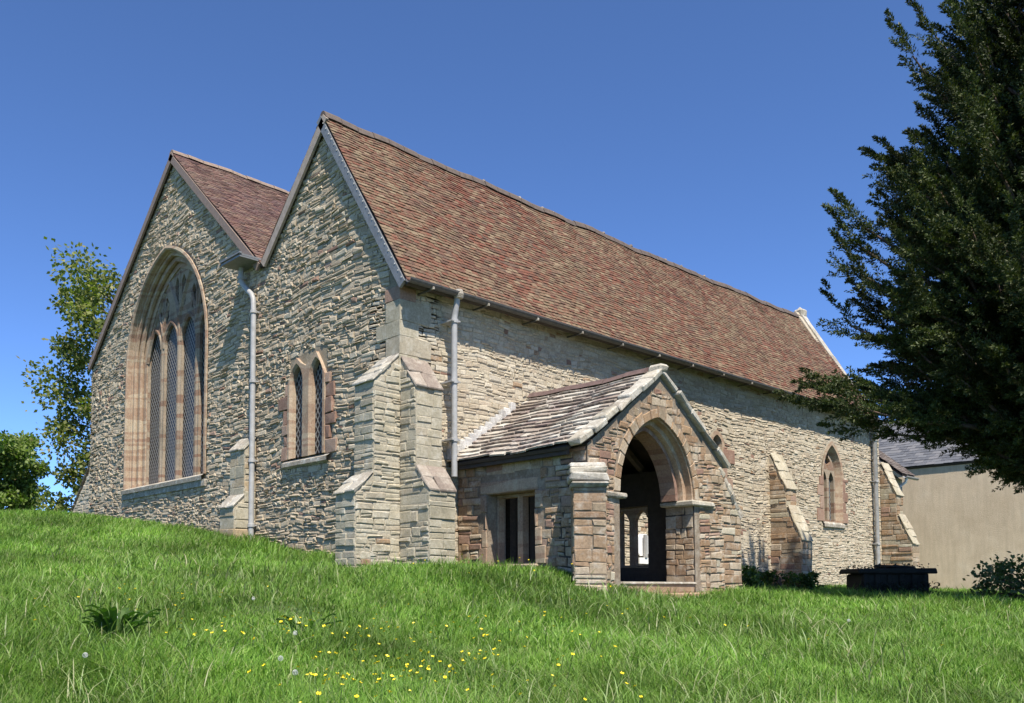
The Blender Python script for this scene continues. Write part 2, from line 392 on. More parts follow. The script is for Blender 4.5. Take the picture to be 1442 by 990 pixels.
rubble(mb, frX(0), gable_iv, -.2, 9.7, (.04, .105), (.06, .30), .018, (.003, .036), 1, wavef(.024, 1.0), jit=.016, cham=.022, split=.3, alt=((2, .03),))
gw = mb.build("gable_wall", [M_mortar_d, M_grey, M_red], church)

# ---- south wall
SL = 18.0
S_open = [arch(14.92, .55, 1.40, 2.62, .88, 10), arch(9.17, .21, 1.3, 2.86, .26, 6)]
mb = MB()
mb.poly([(.8, -.8), (SL, -.8), (SL, 4.5), (.8, 4.5)], S_open, frY(0), .8, 0)
mb.box((.0, 0.0, -.8), (.8, .8, 4.42), 0)
def s_iv(z0, z1):
    lim = [(0.02, SL)]
    f = arch_span(14.92, .67, 1.36, 2.62, 1.02)(z0, z1)
    if f: lim = minus(lim, *f)
    f = arch_span(9.17, .31, 1.25, 2.86, .36)(z0, z1)
    if f: lim = minus(lim, *f)
    if z0 > 2.7: lim = minus(lim, -1, .27)
    return lim
rubble(mb, frY(0), s_iv, -.5, 4.5, (.04, .10), (.07, .27), .020, (.002, .026), 1, wavef(.018, 2.0), jit=.013, cham=.014, split=.25, alt=((2, .012), (3, .022)))
mb.build("side_wall", [M_mortar_l, M_cream, M_red, M_brown], church)

# ---- pale quoin stones at the corner between the two walls
mb = MB()
z = 2.75; k = 0
while z < 4.42:
    h = rng.uniform(.24, .34); h = min(h, 4.44 - z); k += 1
    a, bb = (.62, .34) if k % 2 else (.36, .60)
    mat = 1 if z > 3.98 else 0
    mb.rough((-.036, -.024, z + .003), (a if mat == 0 else .3, bb if z < 3.95 else .36, z + h - .003), mat, c=.006, j=.006)
    z += h
z = -.3
mb.build("corner_stones", [M_ash, M_red], church)

# ---- other outer walls and blank ends so the building is whole
mb = MB()
mb.poly([(0, -.8), (17.5, -.8), (17.5, 5.5), (0, 5.5)], [], lambda u, n, z: (u, 13.24 + n, z), .7, 0)
rubble(mb, lambda u, n, z: (u, 13.24 + n, z), lambda a, b: [(0, 17.5)], -.4, 5.45, (.09, .18), (.2, .5), .02, (.005, .03), 1, wavef(.012, 3))
mb.build("far_side_wall", [M_mortar_l, M_cream], church)
mb = MB()
mb.poly([(0.85, -.9), (13.2, -.9), (13.2, 5.5), (8.35, 9.5), (4.22, 5.9), (2.12, 8.2), (.0, 4.6), (0, 3), (.85, 3)], [], lambda u, n, z: (SL - .05 + n, u, z), .6, 0)
rubble(mb, lambda u, n, z: (SL - .05 + n, u, z), lambda a, b: [(.9, 13.1)], -.5, 5.4, (.1, .2), (.2, .5), .02, (.005, .03), 1)
mb.build("end_wall", [M_mortar_l, M_cream], church)

# ---- tiled roofs
def tile_slope(mb, A, B, x0, x1, gauge, width, th, mat=0, sag=None, wj=0.0, lift=.011, rag=.006):
    """courses from eave A=(y,z) up to ridge B; tiles lie between x0 and x1"""
    dy, dz = B[0] - A[0], B[1] - A[1]; L = math.hypot(dy, dz); dy /= L; dz /= L
    ny, nz = (-dz, dy) if dy > 0 else (dz, -dy)
    if nz < 0: ny, nz = -ny, -nz
    n = int(math.ceil(L / gauge)); vs = []; fs = []; o = 0
    for c in range(n):
        s0 = c * gauge - .01; s1 = min(s0 + gauge * 1.5, L + .02); x = x0 - (width * .5 if c % 2 else 0)
        while x < x1:
            wd = width * (1 + rng.uniform(-wj, wj)); a = max(x, x0) + .0025; e = min(x + wd, x1) - .0025; x += wd
            if e - a < .02: continue
            t0 = lift + rng.uniform(-.004, .009); d = rng.uniform(-rag, rag) - (rng.uniform(.01, .04) if rng.random() < .02 else 0); tw = rng.uniform(-.003, .003)
            P = []
            for (s, h) in ((s0 + d, t0 + th), (s1, th * .6)):
                for xx, q in ((a, tw), (e, -tw)):
                    sg = sag(xx, s / L) if sag else 0
                    P.append((xx, A[0] + dy * s + ny * (h + q), A[1] + dz * s + nz * (h + q) + sg))
            for xx in (a, e):
                sg = sag(xx, s0 / L) if sag else 0
                P.append((xx, A[0] + dy * (s0 + d) + ny * (t0 - .004), A[1] + dz * (s0 + d) + nz * (t0 - .004) + sg))
            vs += P; fs += [(o, o + 1, o + 3, o + 2), (o, o + 4, o + 5, o + 1), (o, o + 2, o + 4), (o + 1, o + 5, o + 3)]; o += 6
    mb.add(vs, fs, mat)
def deck(mb, A, B, x0, x1, t, mat):
    dy, dz = B[0] - A[0], B[1] - A[1]; L = math.hypot(dy, dz); ny, nz = (-dz / L, dy / L)
    if nz < 0: ny, nz = -ny, -nz
    P = [(A[0], A[1]), (B[0], B[1]), (B[0] - ny * t, B[1] - nz * t), (A[0] - ny * t, A[1] - nz * t)]
    mb.loft([[(x0, *p) for p in P], [(x1, *p) for p in P]], mat, True)
    mb.add([(x0, *p) for p in P], [(0, 1, 2, 3)], mat); mb.add([(x1, *p) for p in P], [(0, 1, 2, 3)], mat)
XE = 17.55
sagf = lambda x, s: -.05 * math.sin(math.pi * min(1, max(0, x / XE))) * s + .014 * math.sin(x * 1.9) * s + .010 * math.sin(x * 5.3 + 1) * s + .018 * math.sin(x * 1.15 + 2) * math.sin(s * 6) + .008 * math.sin(x * 3.1 + s * 9)
def drop(p, d): return (p[0], p[1] - d)
mb = MB()
deck(mb, drop(SE_, .07), drop(NR, .09), XV + .03, XE, .05, 1); deck(mb, drop(VA, .07), drop(NR, .09), XV + .03, XE, .05, 1)
tile_slope(mb, drop(SE_, .03), drop(NR, .03), XV, XE, .088, .145, .012, 0, sagf)
tile_slope(mb, drop(VA, .03), drop(NR, .03), XV, XE, .088, .145, .012, 0, sagf)
nave_roof = mb.build("nave_roof", [M_tile, M_wood_d], church)
mb = MB()
x = XV
while x < XE:
    l = min(.36, XE - x); j = rng.uniform(-.012, .012); P = []
    for xx in (x + .004, x + l - .008):
        sg = sagf(xx, 1)
        P.append([(xx, NR[0] + dy, NR[1] + .035 + dz + sg + j) for dy, dz in ((-.115, -.15), (-.08, -.055), (-.03, -.005), (.03, -.005), (.08, -.055), (.115, -.15))])
    mb.loft(P, 0); mb.add(P[0], [tuple(range(6))], 0); mb.add(P[1], [tuple(range(6))], 0)
    if rng.random() < .25:
        mb.rough((x + l - .05, NR[0] - .085, NR[1] - .05 + sagf(x, 1)), (x + l + .02, NR[0] + .03, NR[1] + .026 + sagf(x, 1)), 1, c=.02, j=.008)
    x += l
mb.build("ridge_tiles", [M_ridge, M_capb], nave_roof)
def board(A, B, x, t, d0, d1, name, mat, parent):
    mb = MB(); dy, dz = B[0] - A[0], B[1] - A[1]; L = math.hypot(dy, dz); ny, nz = -dz / L, dy / L
    if nz < 0: ny, nz = -ny, -nz
    P = [(A[0] - ny * d0, A[1] - nz * d0), (B[0] - ny * d0, B[1] - nz * d0), (B[0] - ny * d1, B[1] - nz * d1), (A[0] - ny * d1, A[1] - nz * d1)]
    mb.loft([[(x, *p) for p in P], [(x + t, *p) for p in P]], 0, True); mb.add([(x, *p) for p in P], [(0, 1, 2, 3)], 0); mb.add([(x + t, *p) for p in P], [(0, 1, 2, 3)], 0)
    return mb, name, mat, parent, (dy / L, dz / L, ny, nz, L)
q = board(SE_, drop(NR, 0), XV - .012, .05, .05, .2, "verge_board", M_lead, nave_roof)
dyL, dzL, nyL, nzL, L_ = q[4]; s = .1
while s < L_ - .1:                           # pale lead clips along the verge
    y, z = SE_[0] + dyL * s - nyL * .07, SE_[1] + dzL * s - nzL * .07
    q[0].box((XV - .020, y - .010, z - .012), (XV - .005, y + .010, z + .012), 1); s += .155
q[0].build("verge_board", [M_lead, M_flash], nave_roof)
q = board(VA, NR, XV - .012, .05, .045, .21, "verge_board", M_wood, nave_roof); q[0].build("verge_board", [plain("pale_board", (.33, .27, .22), .75, .25)], nave_roof)
# chancel roof
mb = MB(); XC = 17.3
deck(mb, drop(VA, .07), drop(CR, .09), XV + .03, XC, .05, 1); deck(mb, drop(NE_, .07), drop(CR, .09), XV + .03, XC, .05, 1)
tile_slope(mb, drop(VA, .03), drop(CR, .03), XV, XC, .088, .145, .012, 0, sagf)
tile_slope(mb, drop(NE_, .03), drop(CR, .03), XV, XC, .088, .145, .012, 0, sagf)
ch_roof = mb.build("chancel_roof", [M_tile2, M_wood_d], church)
mb = MB(); x = XV
while x < XC:
    l = min(.38, XC - x); j = rng.uniform(-.01, .01); P = []
    for xx in (x + .004, x + l - .008):
        P.append([(xx, CR[0] + dy, CR[1] + .04 + dz + sagf(xx, 1) + j) for dy, dz in ((-.125, -.12), (-.09, -.045), (-.03, -.005), (.03, -.005), (.09, -.045), (.125, -.12))])
    mb.loft(P, 0); mb.add(P[0], [tuple(range(6))], 0); mb.add(P[1], [tuple(range(6))], 0); x += l
mb.build("ridge_tiles", [plain("worn_ridge", (.22, .16, .12), .85, .4)], ch_roof)
for A_ in (VA, NE_):
    q = board(A_, CR, XV - .012, .05, .045, .2, "verge_board", M_wood, ch_roof); q[0].build("verge_board", [M_wood], ch_roof)

# ---- far coping with its finial stump
mb = MB(); A_, B_ = (-.18, 4.42), (2.12, 8.28)
n = 12
for i in range(n):
    a = i / n; e = (i + 1) / n
    ya, za = A_[0] + (B_[0] - A_[0]) * a, A_[1] + (B_[1] - A_[1]) * a; ye, ze = A_[0] + (B_[0] - A_[0]) * e, A_[1] + (B_[1] - A_[1]) * e
    d = rng.uniform(-.01, .01)
    P = [(ya, za - .22), (ye, ze - .22), (ye, ze + .0 + d), (ya, za + .0 + d)]
    mb.loft([[(XE + .0, *p) for p in P], [(XE + .30, *p) for p in P]], 0, True); mb.add([(XE, *p) for p in P], [(0, 1, 2, 3)], 0); mb.add([(XE + .30, *p) for p in P], [(0, 1, 2, 3)], 0)
    P2 = [(2 * 2.12 - y, z) for y, z in P]
    if P2[0][0] < 4.4: mb.loft([[(XE, *p) for p in P2], [(XE + .30, *p) for p in P2]], 0, True); mb.add([(XE, *p) for p in P2], [(0, 1, 2, 3)], 0)
mb.rough((XE - .02, 1.98, 8.02), (XE + .32, 2.26, 8.30), 0, c=.05, j=.03); mb.rough((XE + .06, 2.04, 8.26), (XE + .25, 2.20, 8.38), 0, c=.05, j=.03)
mb.build("gable_coping", [M_cap], church)

# ---- big traceried window
win = None
rings = []
for off, dep in ((-.09, -.02), (-.09, -.05), (-.03, -.06), (.004, -.03), (.004, .06), (.028, .065), (.028, .10), (.10, .105), (.11, .16), (.075, .17), (.075, .20), (.21, .205), (.22, .26), (.185, .27), (.185, .30), (.332, .31), (.332, .60)):
    rings.append([(dep, u, z if i > 1 else 2.06) for i, (u, z) in enumerate(arch(off=off, **BW))])
mb = MB(); mb.loft([[r[1]] + r[2:] + [r[0]] for r in [list(r) for r in rings]], 0)
win = mb.build("window", [M_pink], church)
LW, MW = .70, .18; INN = BW['hw'] - .33; Y0 = 8.68 - INN; LW = (2 * INN - 3 * MW) / 4
def ogee(uc, hw, zb, zs, rise, n=6):
    pts = [(uc - hw, zb), (uc + hw, zb)]
    prof = [(1, 0), (.98, .18), (.88, .38), (.70, .55), (.48, .68), (.28, .78), (.12, .9), (0, 1)]
    pts += [(uc + hw * a, zs + rise * b_) for a, b_ in prof] + [(uc - hw * a, zs + rise * b_) for a, b_ in prof[-2::-1]]
    return pts
holes = []; cents = []
for i in range(4):
    c_ = Y0 + LW / 2 + i * (LW + MW); cents.append(c_); holes.append(arch(c_, LW / 2 - .02, 2.16, 5.40, .50, 7))
Rr = (BW['hw'] ** 2 + BW['rise'] ** 2) / (2 * BW['hw']); cxo = Rr - BW['hw']; Rin = Rr - .33
def intr(u): return 4.95 + math.sqrt(max(0, Rin ** 2 - (abs(u - 8.68) + cxo) ** 2))
def slot(uc, hw, zb, zt):
    h = zt - zb; holes.append([(uc, zb - .05), (uc + hw, zb + .06), (uc + hw, zt - .16), (uc + hw * .5, zt - .06), (uc, zt), (uc - hw * .5, zt - .06), (uc - hw, zt - .16), (uc - hw, zb + .06)])
for sgn in (-1, 1):
    slot(8.68 + sgn * 1.09, .085, 6.06, 6.44); slot(8.68 + sgn * .70, .095, 6.06, 6.62); slot(8.68 + sgn * .17, .105, 6.24, 6.98)
    slot(8.68 + sgn * 1.40, .04, 5.98, 6.12)
good = holes
mb = MB(); mb.poly(arch(off=.33, **BW), good, frX(.345), .07, 0)
def rib(path, wd, x0, x1):
    L = []; 
    for i, (u, z) in enumerate(path):
        u0, z0 = path[max(0, i - 1)]; u1, z1 = path[min(len(path) - 1, i + 1)]; d = Vector((u1 - u0, z1 - z0)).normalized(); nn = Vector((-d.y, d.x)) * wd
        L.append([(x1, u + nn.x, z + nn.y), (x0, u + nn.x * .35, z + nn.y * .35), (x0, u - nn.x * .35, z - nn.y * .35), (x1, u - nn.x, z - nn.y)])
    mb.loft(L, 0)
for i in range(3):                            # mullions, the middle one stouter and rising into a fork
    c_ = (cents[i] + cents[i + 1]) / 2; wd = .10 if i == 1 else .075
    rib([(c_, 2.1), (c_, 5.7 if i != 1 else 5.95)], wd, .305 if i == 1 else .32, .35)
for i in range(4):                            # hoods over each light
    p = arch(cents[i], LW / 2 + .03, 2.16, 5.40, .58, 7)[2:]; rib(p, .05, .32, .35)
for sgn in (-1, 1):
    rib([(8.68 + sgn * .56 * f ** 1.35, 5.9 + 1.05 * f) for f in [i / 9 for i in range(10)]], .055, .29, .35)
    c_ = 8.68 + sgn * .89
    rib([(c_, 5.6), (c_, 6.74)], .035, .32, .35)
    for s2 in (-1, 1):
        rib([(c_ + s2 * .30 * f ** 1.3, 5.68 + .78 * f) for f in [i / 6 for i in range(7)]], .04, .31, .35)
    rib([(8.68 + sgn * (1.74 - .95 * f ** 1.2), 5.2 + 1.55 * f ** .85) for f in [i / 9 for i in range(10)]], .05, .30, .35)
rib([(8.68, 6.3), (8.68, 7.1)], .04, .31, .35)
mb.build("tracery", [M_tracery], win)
mb = MB(); mb.poly(arch(off=.34, **BW), [], frX(.42), .01, 0); mb.build("leaded_glass", [M_latY], win)
mb = MB()
mb.loft([[(x, y, z) for y in (6.55, 7.4, 8.3, 9.2, 10.1, 10.85)] for x, z in ((-.10, 1.93), (-.11, 2.02), (.0, 2.075), (.5, 2.17), (.62, 2.18))], 0)
mb.box((-.06, 6.5, 1.80), (.03, 10.9, 1.945), 0)
mb.build("sill", [M_cap], win)

# ---- twin lancet in the gable
mb = MB()
outer = arch(2.63, .72, 1.99, 3.30, .1, 3)
for c_, h_ in TL:
    mb.loft([[(d, u, z) for u, z in (lambda a: [a[1]] + a[2:] + [a[0]])(arch(c_, h_, 2.0, 3.38, .36, 6, off=o))] for o, d in ((0, -.066), (.035, -.02), (.035, .24))], 0)
mb.poly([(2.03, 2.0), (3.23, 2.0), (3.23, 3.4), (3.10, 3.62), (2.95, 3.84), (2.80, 3.72), (2.63, 3.64), (2.46, 3.72), (2.31, 3.84), (2.16, 3.62), (2.03, 3.4)], tw_holes, frX(-.066), .07, 0)
tw = mb.build("window", [M_pink], church)
for side in (0, 1):
    mb = MB(); z = 1.98; k = 0
    while z < 3.38:
        h = rng.uniform(.2, .32); h = min(h, 3.4 - z); d = rng.uniform(.10, .22) if k % 2 else rng.uniform(.2, .34); k += 1
        if side == 0: mb.rough((-.05 + rng.uniform(-.012, .012), 3.235, z + .005), (.03, 3.235 + d, z + h - .005), 0, c=.01, j=.01)
        else: mb.rough((-.05 + rng.uniform(-.012, .012), 2.025 - d, z + .005), (.03, 2.025, z + h - .005), 0, c=.01, j=.01)
        z += h
    mb.build('jamb_blocks', [M_red], tw)
mb = MB()
for c_, h_ in TL: mb.poly(arch(c_, h_, 2.0, 3.38, .36, 6, off=.03), [], frX(.06), .01, 0)
mb.build("leaded_glass", [M_latY], tw)
mb = MB(); mb.loft([[(x, y, z) for y in (1.9, 2.6, 3.36)] for x, z in ((-.03, 1.83), (-.10, 1.86), (-.10, 1.93), (.0, 1.99), (.2, 2.01))], 0)
mb.build("sill", [M_cap], tw)

# ---- traceried window and lancet of the side wall
mb = MB(); S2 = dict(uc=14.92, hw=.55, zb=1.40, zs=2.62, rise=.88)
fY = lambda d: frY(d)
mb.loft([[(u, d, z) for u, z in (lambda a: [a[1]] + a[2:] + [a[0]])(arch(off=o, n=10, **S2))] for o, d in ((-.10, -.03), (0, -.03), (.04, .03), (.12, .14), (.12, .4))], 0)
w2 = mb.build("window", [M_pink], church)
mb = MB(); hs = [arch(14.92 + s_ * .205, .145, 1.46, 2.52, .28, 6) for s_ in (-1, 1)]
hs.append([(14.92 + .14 * math.cos(a) * (1 + .25 * math.cos(4 * a)), 3.08 + .17 * math.sin(a) * (1 + .25 * math.cos(4 * a))) for a in [i * math.pi / 12 for i in range(24)]])
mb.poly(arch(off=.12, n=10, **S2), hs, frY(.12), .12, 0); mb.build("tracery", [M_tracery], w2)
mb = MB(); mb.poly(arch(off=.12, n=10, **S2), [], frY(.22), .01, 0); mb.build("leaded_glass", [M_latX], w2)
for side in (-1, 1):
    mb = MB(); z = 1.4; k = 0
    while z < 2.6:
        h = min(rng.uniform(.24, .36), 2.62 - z); d = rng.uniform(.10, .18) if k % 2 else rng.uniform(.24, .4); k += 1
        a, e = sorted((14.92 + side * .565, 14.92 + side * (.6 + d)))
        mb.rough((a, -.036, z + .006), (e, .05, z + h - .006), 0, c=.008, j=.006); z += h
    mb.build('jamb_blocks', [M_red], w2)
mb = MB(); mb.loft([[(x, y, z) for x in (14.3, 15.54)] for y, z in ((-.02, 1.24), (-.06, 1.27), (-.06, 1.35), (.0, 1.41), (.3, 1.45))], 0); mb.build("sill", [M_cap], w2)
L2 = dict(uc=9.17, hw=.21, zb=1.3, zs=2.86, rise=.26)
mb = MB(); mb.loft([[(u, d, z) for u, z in (lambda a: [a[1]] + a[2:] + [a[0]])(arch(off=o, n=6, **L2))] for o, d in ((-.10, -.03), (0, -.03), (.03, .05), (.03, .35))], 0)
w3 = mb.build("window", [M_pink], church)
mb = MB(); mb.poly(arch(off=.02, n=6, **L2), [], frY(.2), .01, 0); mb.build("leaded_glass", [M_latX], w3)
for side in (-1, 1):
    mb = MB(); z = 1.3; k = 0
    while z < 2.85:
        h = min(rng.uniform(.24, .36), 2.88 - z); d = rng.uniform(.12, .2) if k % 2 else rng.uniform(.3, .5); k += 1
        a, e = sorted((9.17 + side * .24, 9.17 + side * (.25 + d)))
        mb.rough((a, -.036, z + .006), (e, .05, z + h - .006), 0, c=.008, j=.006); z += h
    mb.build('jamb_blocks', [M_red], w3)

# ---- buttresses: local frame (a outward, l lateral)
def buttress(O, out, lat, wd, stages, zb, mats, capmat, seed, hs=(.10, .2), ls=(.18, .42), pr=(.002, .03), sides=(0, 1), capl=.05, alt=()):
    """stages from bottom: (projection, z front top, z wall top)"""
    O = Vector(O); out = Vector(out).normalized(); lat = Vector(lat).normalized(); Z = Vector((0, 0, 1))
    prof = [(-.3, zb), (stages[0][0], zb)]
    for i, (p, zf, zw) in enumerate(stages):
        prof.append((p, zf)); nxt = stages[i + 1][0] if i + 1 < len(stages) else -.3
        prof.append((max(nxt, 0) if nxt > 0 else 0, zw))
        if nxt < 0: prof.append((-.3, zw))
    mb = MB()
    frp = lambda a, n, z: tuple(O + out * a + lat * (-n) + Z * z)
    mb.poly(prof, [], frp, wd, 0)
    def iv(z0, z1):
        for i, (p, zf, zw) in enumerate(stages):
            nx = stages[i + 1][0] if i + 1 < len(stages) else 0
            if z1 <= zf + .02: return [(0, p)]
            if z1 < zw:
                q = p - (z1 - zf) / (zw - zf) * (p - nx); return [(0, q)] if q > .08 else []
        return []
    ztop = stages[-1][2]
    if 0 in sides: rubble(mb, lambda u, n, z: tuple(O + out * u - lat * n + Z * z), iv, zb, ztop, hs, ls, .018, pr, 1, jit=.012, cham=.014, split=.25, alt=alt)
    if 1 in sides: rubble(mb, lambda u, n, z: tuple(O + out * u + lat * (wd + n) + Z * z), iv, zb, ztop, hs, ls, .018, pr, 1, jit=.012, cham=.014, split=.25, alt=alt)
    z0 = zb
    for p, zf, zw in stages:
        rubble(mb, lambda u, n, z: tuple(O + lat * u + out * (p + n) + Z * z), lambda a, b_: [(0, wd)], z0, zf, (hs[0] * 1.2, hs[1] * 1.2), (wd * .35, wd * .7), .014, pr, 1, jit=.008, cham=.010, split=.1, alt=alt)
        z0 = zw
    b_ = mb.build("buttress", mats, church)
    for i, (p, zf, zw) in enumerate(stages):
        mb = MB(); nxt = stages[i + 1][0] if i + 1 < len(stages) else 0
        d = Vector((p - nxt, zf - zw)); L = d.length; d /= L; nn = Vector((-d.y, d.x)); nn = nn if nn.y > 0 else -nn
        k = max(1, int(L / .22))
        for j in range(k):
            s0, s1 = L * j / k, L * (j + 1) / k + .025; 
            if j == k - 1: s1 = L + capl
            def fr(s_, l_, h_): 
                q = Vector((nxt, zw)) + d * s_ + nn * h_
                return tuple(O + out * q.x + lat * l_ + Z * q.y)
            cuts = [-.02, wd * rng.uniform(.3, .7), wd + .02] if wd > .3 else [-.02, wd + .02]
            for c0, c1 in zip(cuts, cuts[1:]): mb.rough((s0, c0, -.012 + .012 * (k - 1 - j)), (s1, c1, .028 + .012 * (k - 1 - j) + rng.uniform(0, .014)), 0, fr, c=.014, j=.013)
        mb.build("weathering_slab", [capmat], b_)
    return b_
bm_ash = [M_mortar_l, M_ash, M_brown]
buttress((0, 0.004, 0), (-1, 0, 0), (0, 1, 0), .50, [(.85, 1.12, 1.40), (.51, 2.86, 3.30)], -.5, bm_ash, M_cap, 1, (.05, .12), (.09, .30), alt=((2, .03),))
buttress((0.004, 0, 0), (0, -1, 0), (1, 0, 0), .53, [(.69, 1.16, 1.52), (.38, 2.80, 3.28)], -.5, bm_ash, M_capb, 2, (.06, .18), (.10, .36))
buttress((11.54, 0, 0), (0, -1, 0), (1, 0, 0), .50, [(.78, .80, 1.62), (.42, 2.06, 2.92)], -.7, [M_mortar_l, M_brown, M_red, M_ash], M_ash, 3, (.09, .17), (.2, .4), alt=((2, .12), (3, .1)))
buttress((18.02, 0, 0), (0, -1, 0), (1, 0, 0), .45, [(.85, .92, 1.75), (.45, 2.35, 3.3)], -.7, [M_mortar_l, M_brown, M_red, M_ash], M_ash, 4, (.09, .17), (.2, .4), alt=((2, .1), (3, .2)))
buttress((0, 4.47, 0), (-1, 0, 0), (0, 1, 0), .56, [(.44, 1.22, 1.44), (.24, 2.34, 2.58)], -.2, [M_mortar_l, M_ash, stone('ochre_stone', [(.38, .29, .18), (.42, .34, .23)], ((.6, .56, .48), .35), ((.16, .13, .09), .3), .7)], M_cap, 5, (.10, .24), (.2, .45), alt=((2, .4),))
buttress((.05, 13.24, 0), (0, 1, 0), (1, 0, 0), .6, [(2.4, .9, 2.9)], 0, [M_mortar_l, M_cream, M_brown], M_capb, 6, (.08, .15), (.15, .35))

# ---- rainwater goods
mb = MB()
def half_round(mb, p0, p1, r, mat=0):
    p0 = Vector(p0); p1 = Vector(p1); d = (p1 - p0).normalized(); sd = d.cross(Vector((0, 0, 1))).normalized()
    ro = []
    for p in (p0, p1):
        ro.append([tuple(p + sd * (r * math.cos(a)) + Vector((0, 0, -r * math.sin(a)))) for a in [math.pi * i / 8 for i in range(9)]] + [tuple(p + sd * (r * .85 * math.cos(a)) + Vector((0, 0, -r * .85 * math.sin(a)))) for a in [math.pi * i / 8 for i in range(8, -1, -1)]])
    mb.loft(ro, mat, True); mb.add(ro[0], [tuple(range(18))], mat); mb.add(ro[1], [tuple(range(18))], mat)
x = -.1
segs = [(-.12, 4.3), (4.3, 8.7), (8.7, 13.1), (13.1, 17.6)]
for a, e in segs:
    half_round(mb, (a, -.335, 4.455 - .004 * a / 4), (e - .005, -.335, 4.455 - .004 * e / 4), .072)
    half_round(mb, (e - .09, -.335, 4.45), (e + .05, -.335, 4.45), .08)
gut = mb.build("gutter", [M_gut], church)
x = .35
while x < 17.5:
    mb = MB(); mb.box((x - .012, -.34, 4.36), (x + .012, .0, 4.385), 0); mb.box((x - .016, -.40, 4.365), (x + .016, -.33, 4.405), 1)
    mb.build("gutter_bracket", [M_gut, M_cap], gut); x += 1.22
def pipe_with(path, r, clips, name="downpipe", offs=None):
    mb = MB(); mb.tube(path, r, 12); o = mb.build(name, [M_pipe], church, True)
    for p in clips:
        c = MB(); c.tube([(p[0], p[1], p[2] - .035), (p[0], p[1], p[2] - .03), (p[0], p[1], p[2] + .03), (p[0], p[1], p[2] + .035)], [r, r * 1.32, r * 1.32, r], 12)
        n_ = p[3]; c.box((p[0] - .05 - (.04 if n_ == 'Y' else 0), p[1] - .05, p[2] - .012), (p[0] + .05 + (.05 if n_ == 'X' else .04), p[1] + (.22 if n_ == 'Y' else .06), p[2] + .012))
        c.build("pipe_clip", [M_pipe], o)
    return o
dp = pipe_with([(.94, -.30, 4.40), (.94, -.29, 4.30), (.935, -.26, 4.16), (.93, -.24, 4.06), (.93, -.24, 3.9), (.93, -.24, 1.45)], .050, [(.93, -.24, 4.0, 'Y'), (.93, -.24, 3.0, 'Y'), (.93, -.24, 2.05, 'Y')])
mb = MB(); mb.tube([(.94, -.335, 4.36), (.94, -.335, 4.42), (.94, -.335, 4.50)], [.07, .09, .065], 12); mb.build("outlet", [M_cap], dp)
pipe_with([(17.42, -.33, 4.40), (17.42, -.3, 4.25), (17.42, -.13, 4.05), (17.42, -.13, -.4)], .06, [(17.42, -.13, 2.7, 'Y'), (17.42, -.13, .9, 'Y'), (17.42, -.13, 3.9, 'Y')])
vp = pipe_with([(-.16, 4.86, 6.02), (-.16, 4.86, 5.72), (-.12, 4.80, 5.62), (-.12, 4.50, 5.38), (-.12, 4.44, 5.28), (-.12, 4.42, 5.0), (-.12, 4.40, .45)], .053, [(-.16, 4.86, 5.80, 'X'), (-.12, 4.42, 5.02, 'X'), (-.12, 4.41, 3.65, 'X'), (-.12, 4.405, 2.1, 'X'), (-.12, 4.40, .85, 'X')])
mb = MB(); mb.box((-.50, 4.30, 6.00), (.05, 5.05, 6.035)); mb.box((-.50, 5.02, 6.03), (.05, 5.05, 6.07)); mb.box((-.50, 4.3, 6.03), (.05, 4.33, 6.07)); mb.box((-.52, 4.28, 6.06), (-.47, 5.08, 6.09))
mb.build("hopper", [M_lead], vp)

# ---- south porch
PX0, PX1, PY = 1.22, 4.80, -2.75
fE = lambda u, n, z: (PX0 - n, u, z)
fF = frY(PY)
PO = dict(uc=2.94, hw=.99, zb=-1.0, zs=1.08, rise=1.24)
mb = MB()
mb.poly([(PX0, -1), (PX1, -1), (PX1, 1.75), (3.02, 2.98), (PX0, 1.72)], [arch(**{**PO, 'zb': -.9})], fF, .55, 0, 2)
mb.poly([(PY + .55, -1), (0, -1), (0, 1.66), (PY + .55, 1.66)], [[(-1.74, .02), (-.70, .02), (-.70, 1.14), (-1.74, 1.14)]], fE, .42, 0)
mb.poly([(PY + .55, -1), (0, -1), (0, 1.70), (PY + .55, 1.70)], [[(-1.52, .02), (-.70, .02), (-.70, 1.10), (-1.52, 1.10)]], lambda u, n, z: (PX1 + n, u, z), .42, 0)
def f_iv(z0, z1):
    z = z1 + .03; l, r = PX0, PX1
    if z > 1.66: l = PX0 + (z - 1.66) / (2.92 - 1.66) * (3.02 - PX0); r = PX1 - (z - 1.66) / (2.92 - 1.66) * (PX1 - 3.02)
    lim = [(l, r)] if r - l > .1 else []
    f = arch_span(2.94, 1.13, -2, 1.08, 1.39)(z0, z1)
    if f: lim = minus(lim, *f)
    return lim
rubble(mb, fF, f_iv, -.8, 2.95, (.045, .14), (.07, .28), .018, (.003, .028), 1, wavef(.012, 4), jit=.013, cham=.015, split=.35, alt=((3, .03), (4, .10)))
def e_iv(z0, z1):
    lim = [(PY + .02, -.02)]
    if z1 > -.10 and z0 < 1.32: lim = minus(lim, -1.86 if int(z0 * 4) % 2 else -1.95, -.58 if int(z0 * 4) % 2 else -.5)
    return lim
rubble(mb, fE, e_iv, -.6, 1.68, (.055, .17), (.10, .36), .020, (.003, .03), 1, wavef(.012, 5), jit=.014, cham=.016, split=.35, alt=((3, .03), (4, .10)))
for side in (0, 1):                          # reveal masonry of the doorway
    xx = 1.95 if side == 0 else 3.93
    fr = (lambda u, n, z: (1.95 + n, u, z)) if side == 0 else (lambda u, n, z: (3.93 - n, u, z))
    rubble(mb, fr, lambda a, b_: [(PY + .02, PY + .55)], -.8, 1.0, (.09, .22), (.15, .35), .016, (.004, .022), 1, jit=.011, cham=.012)
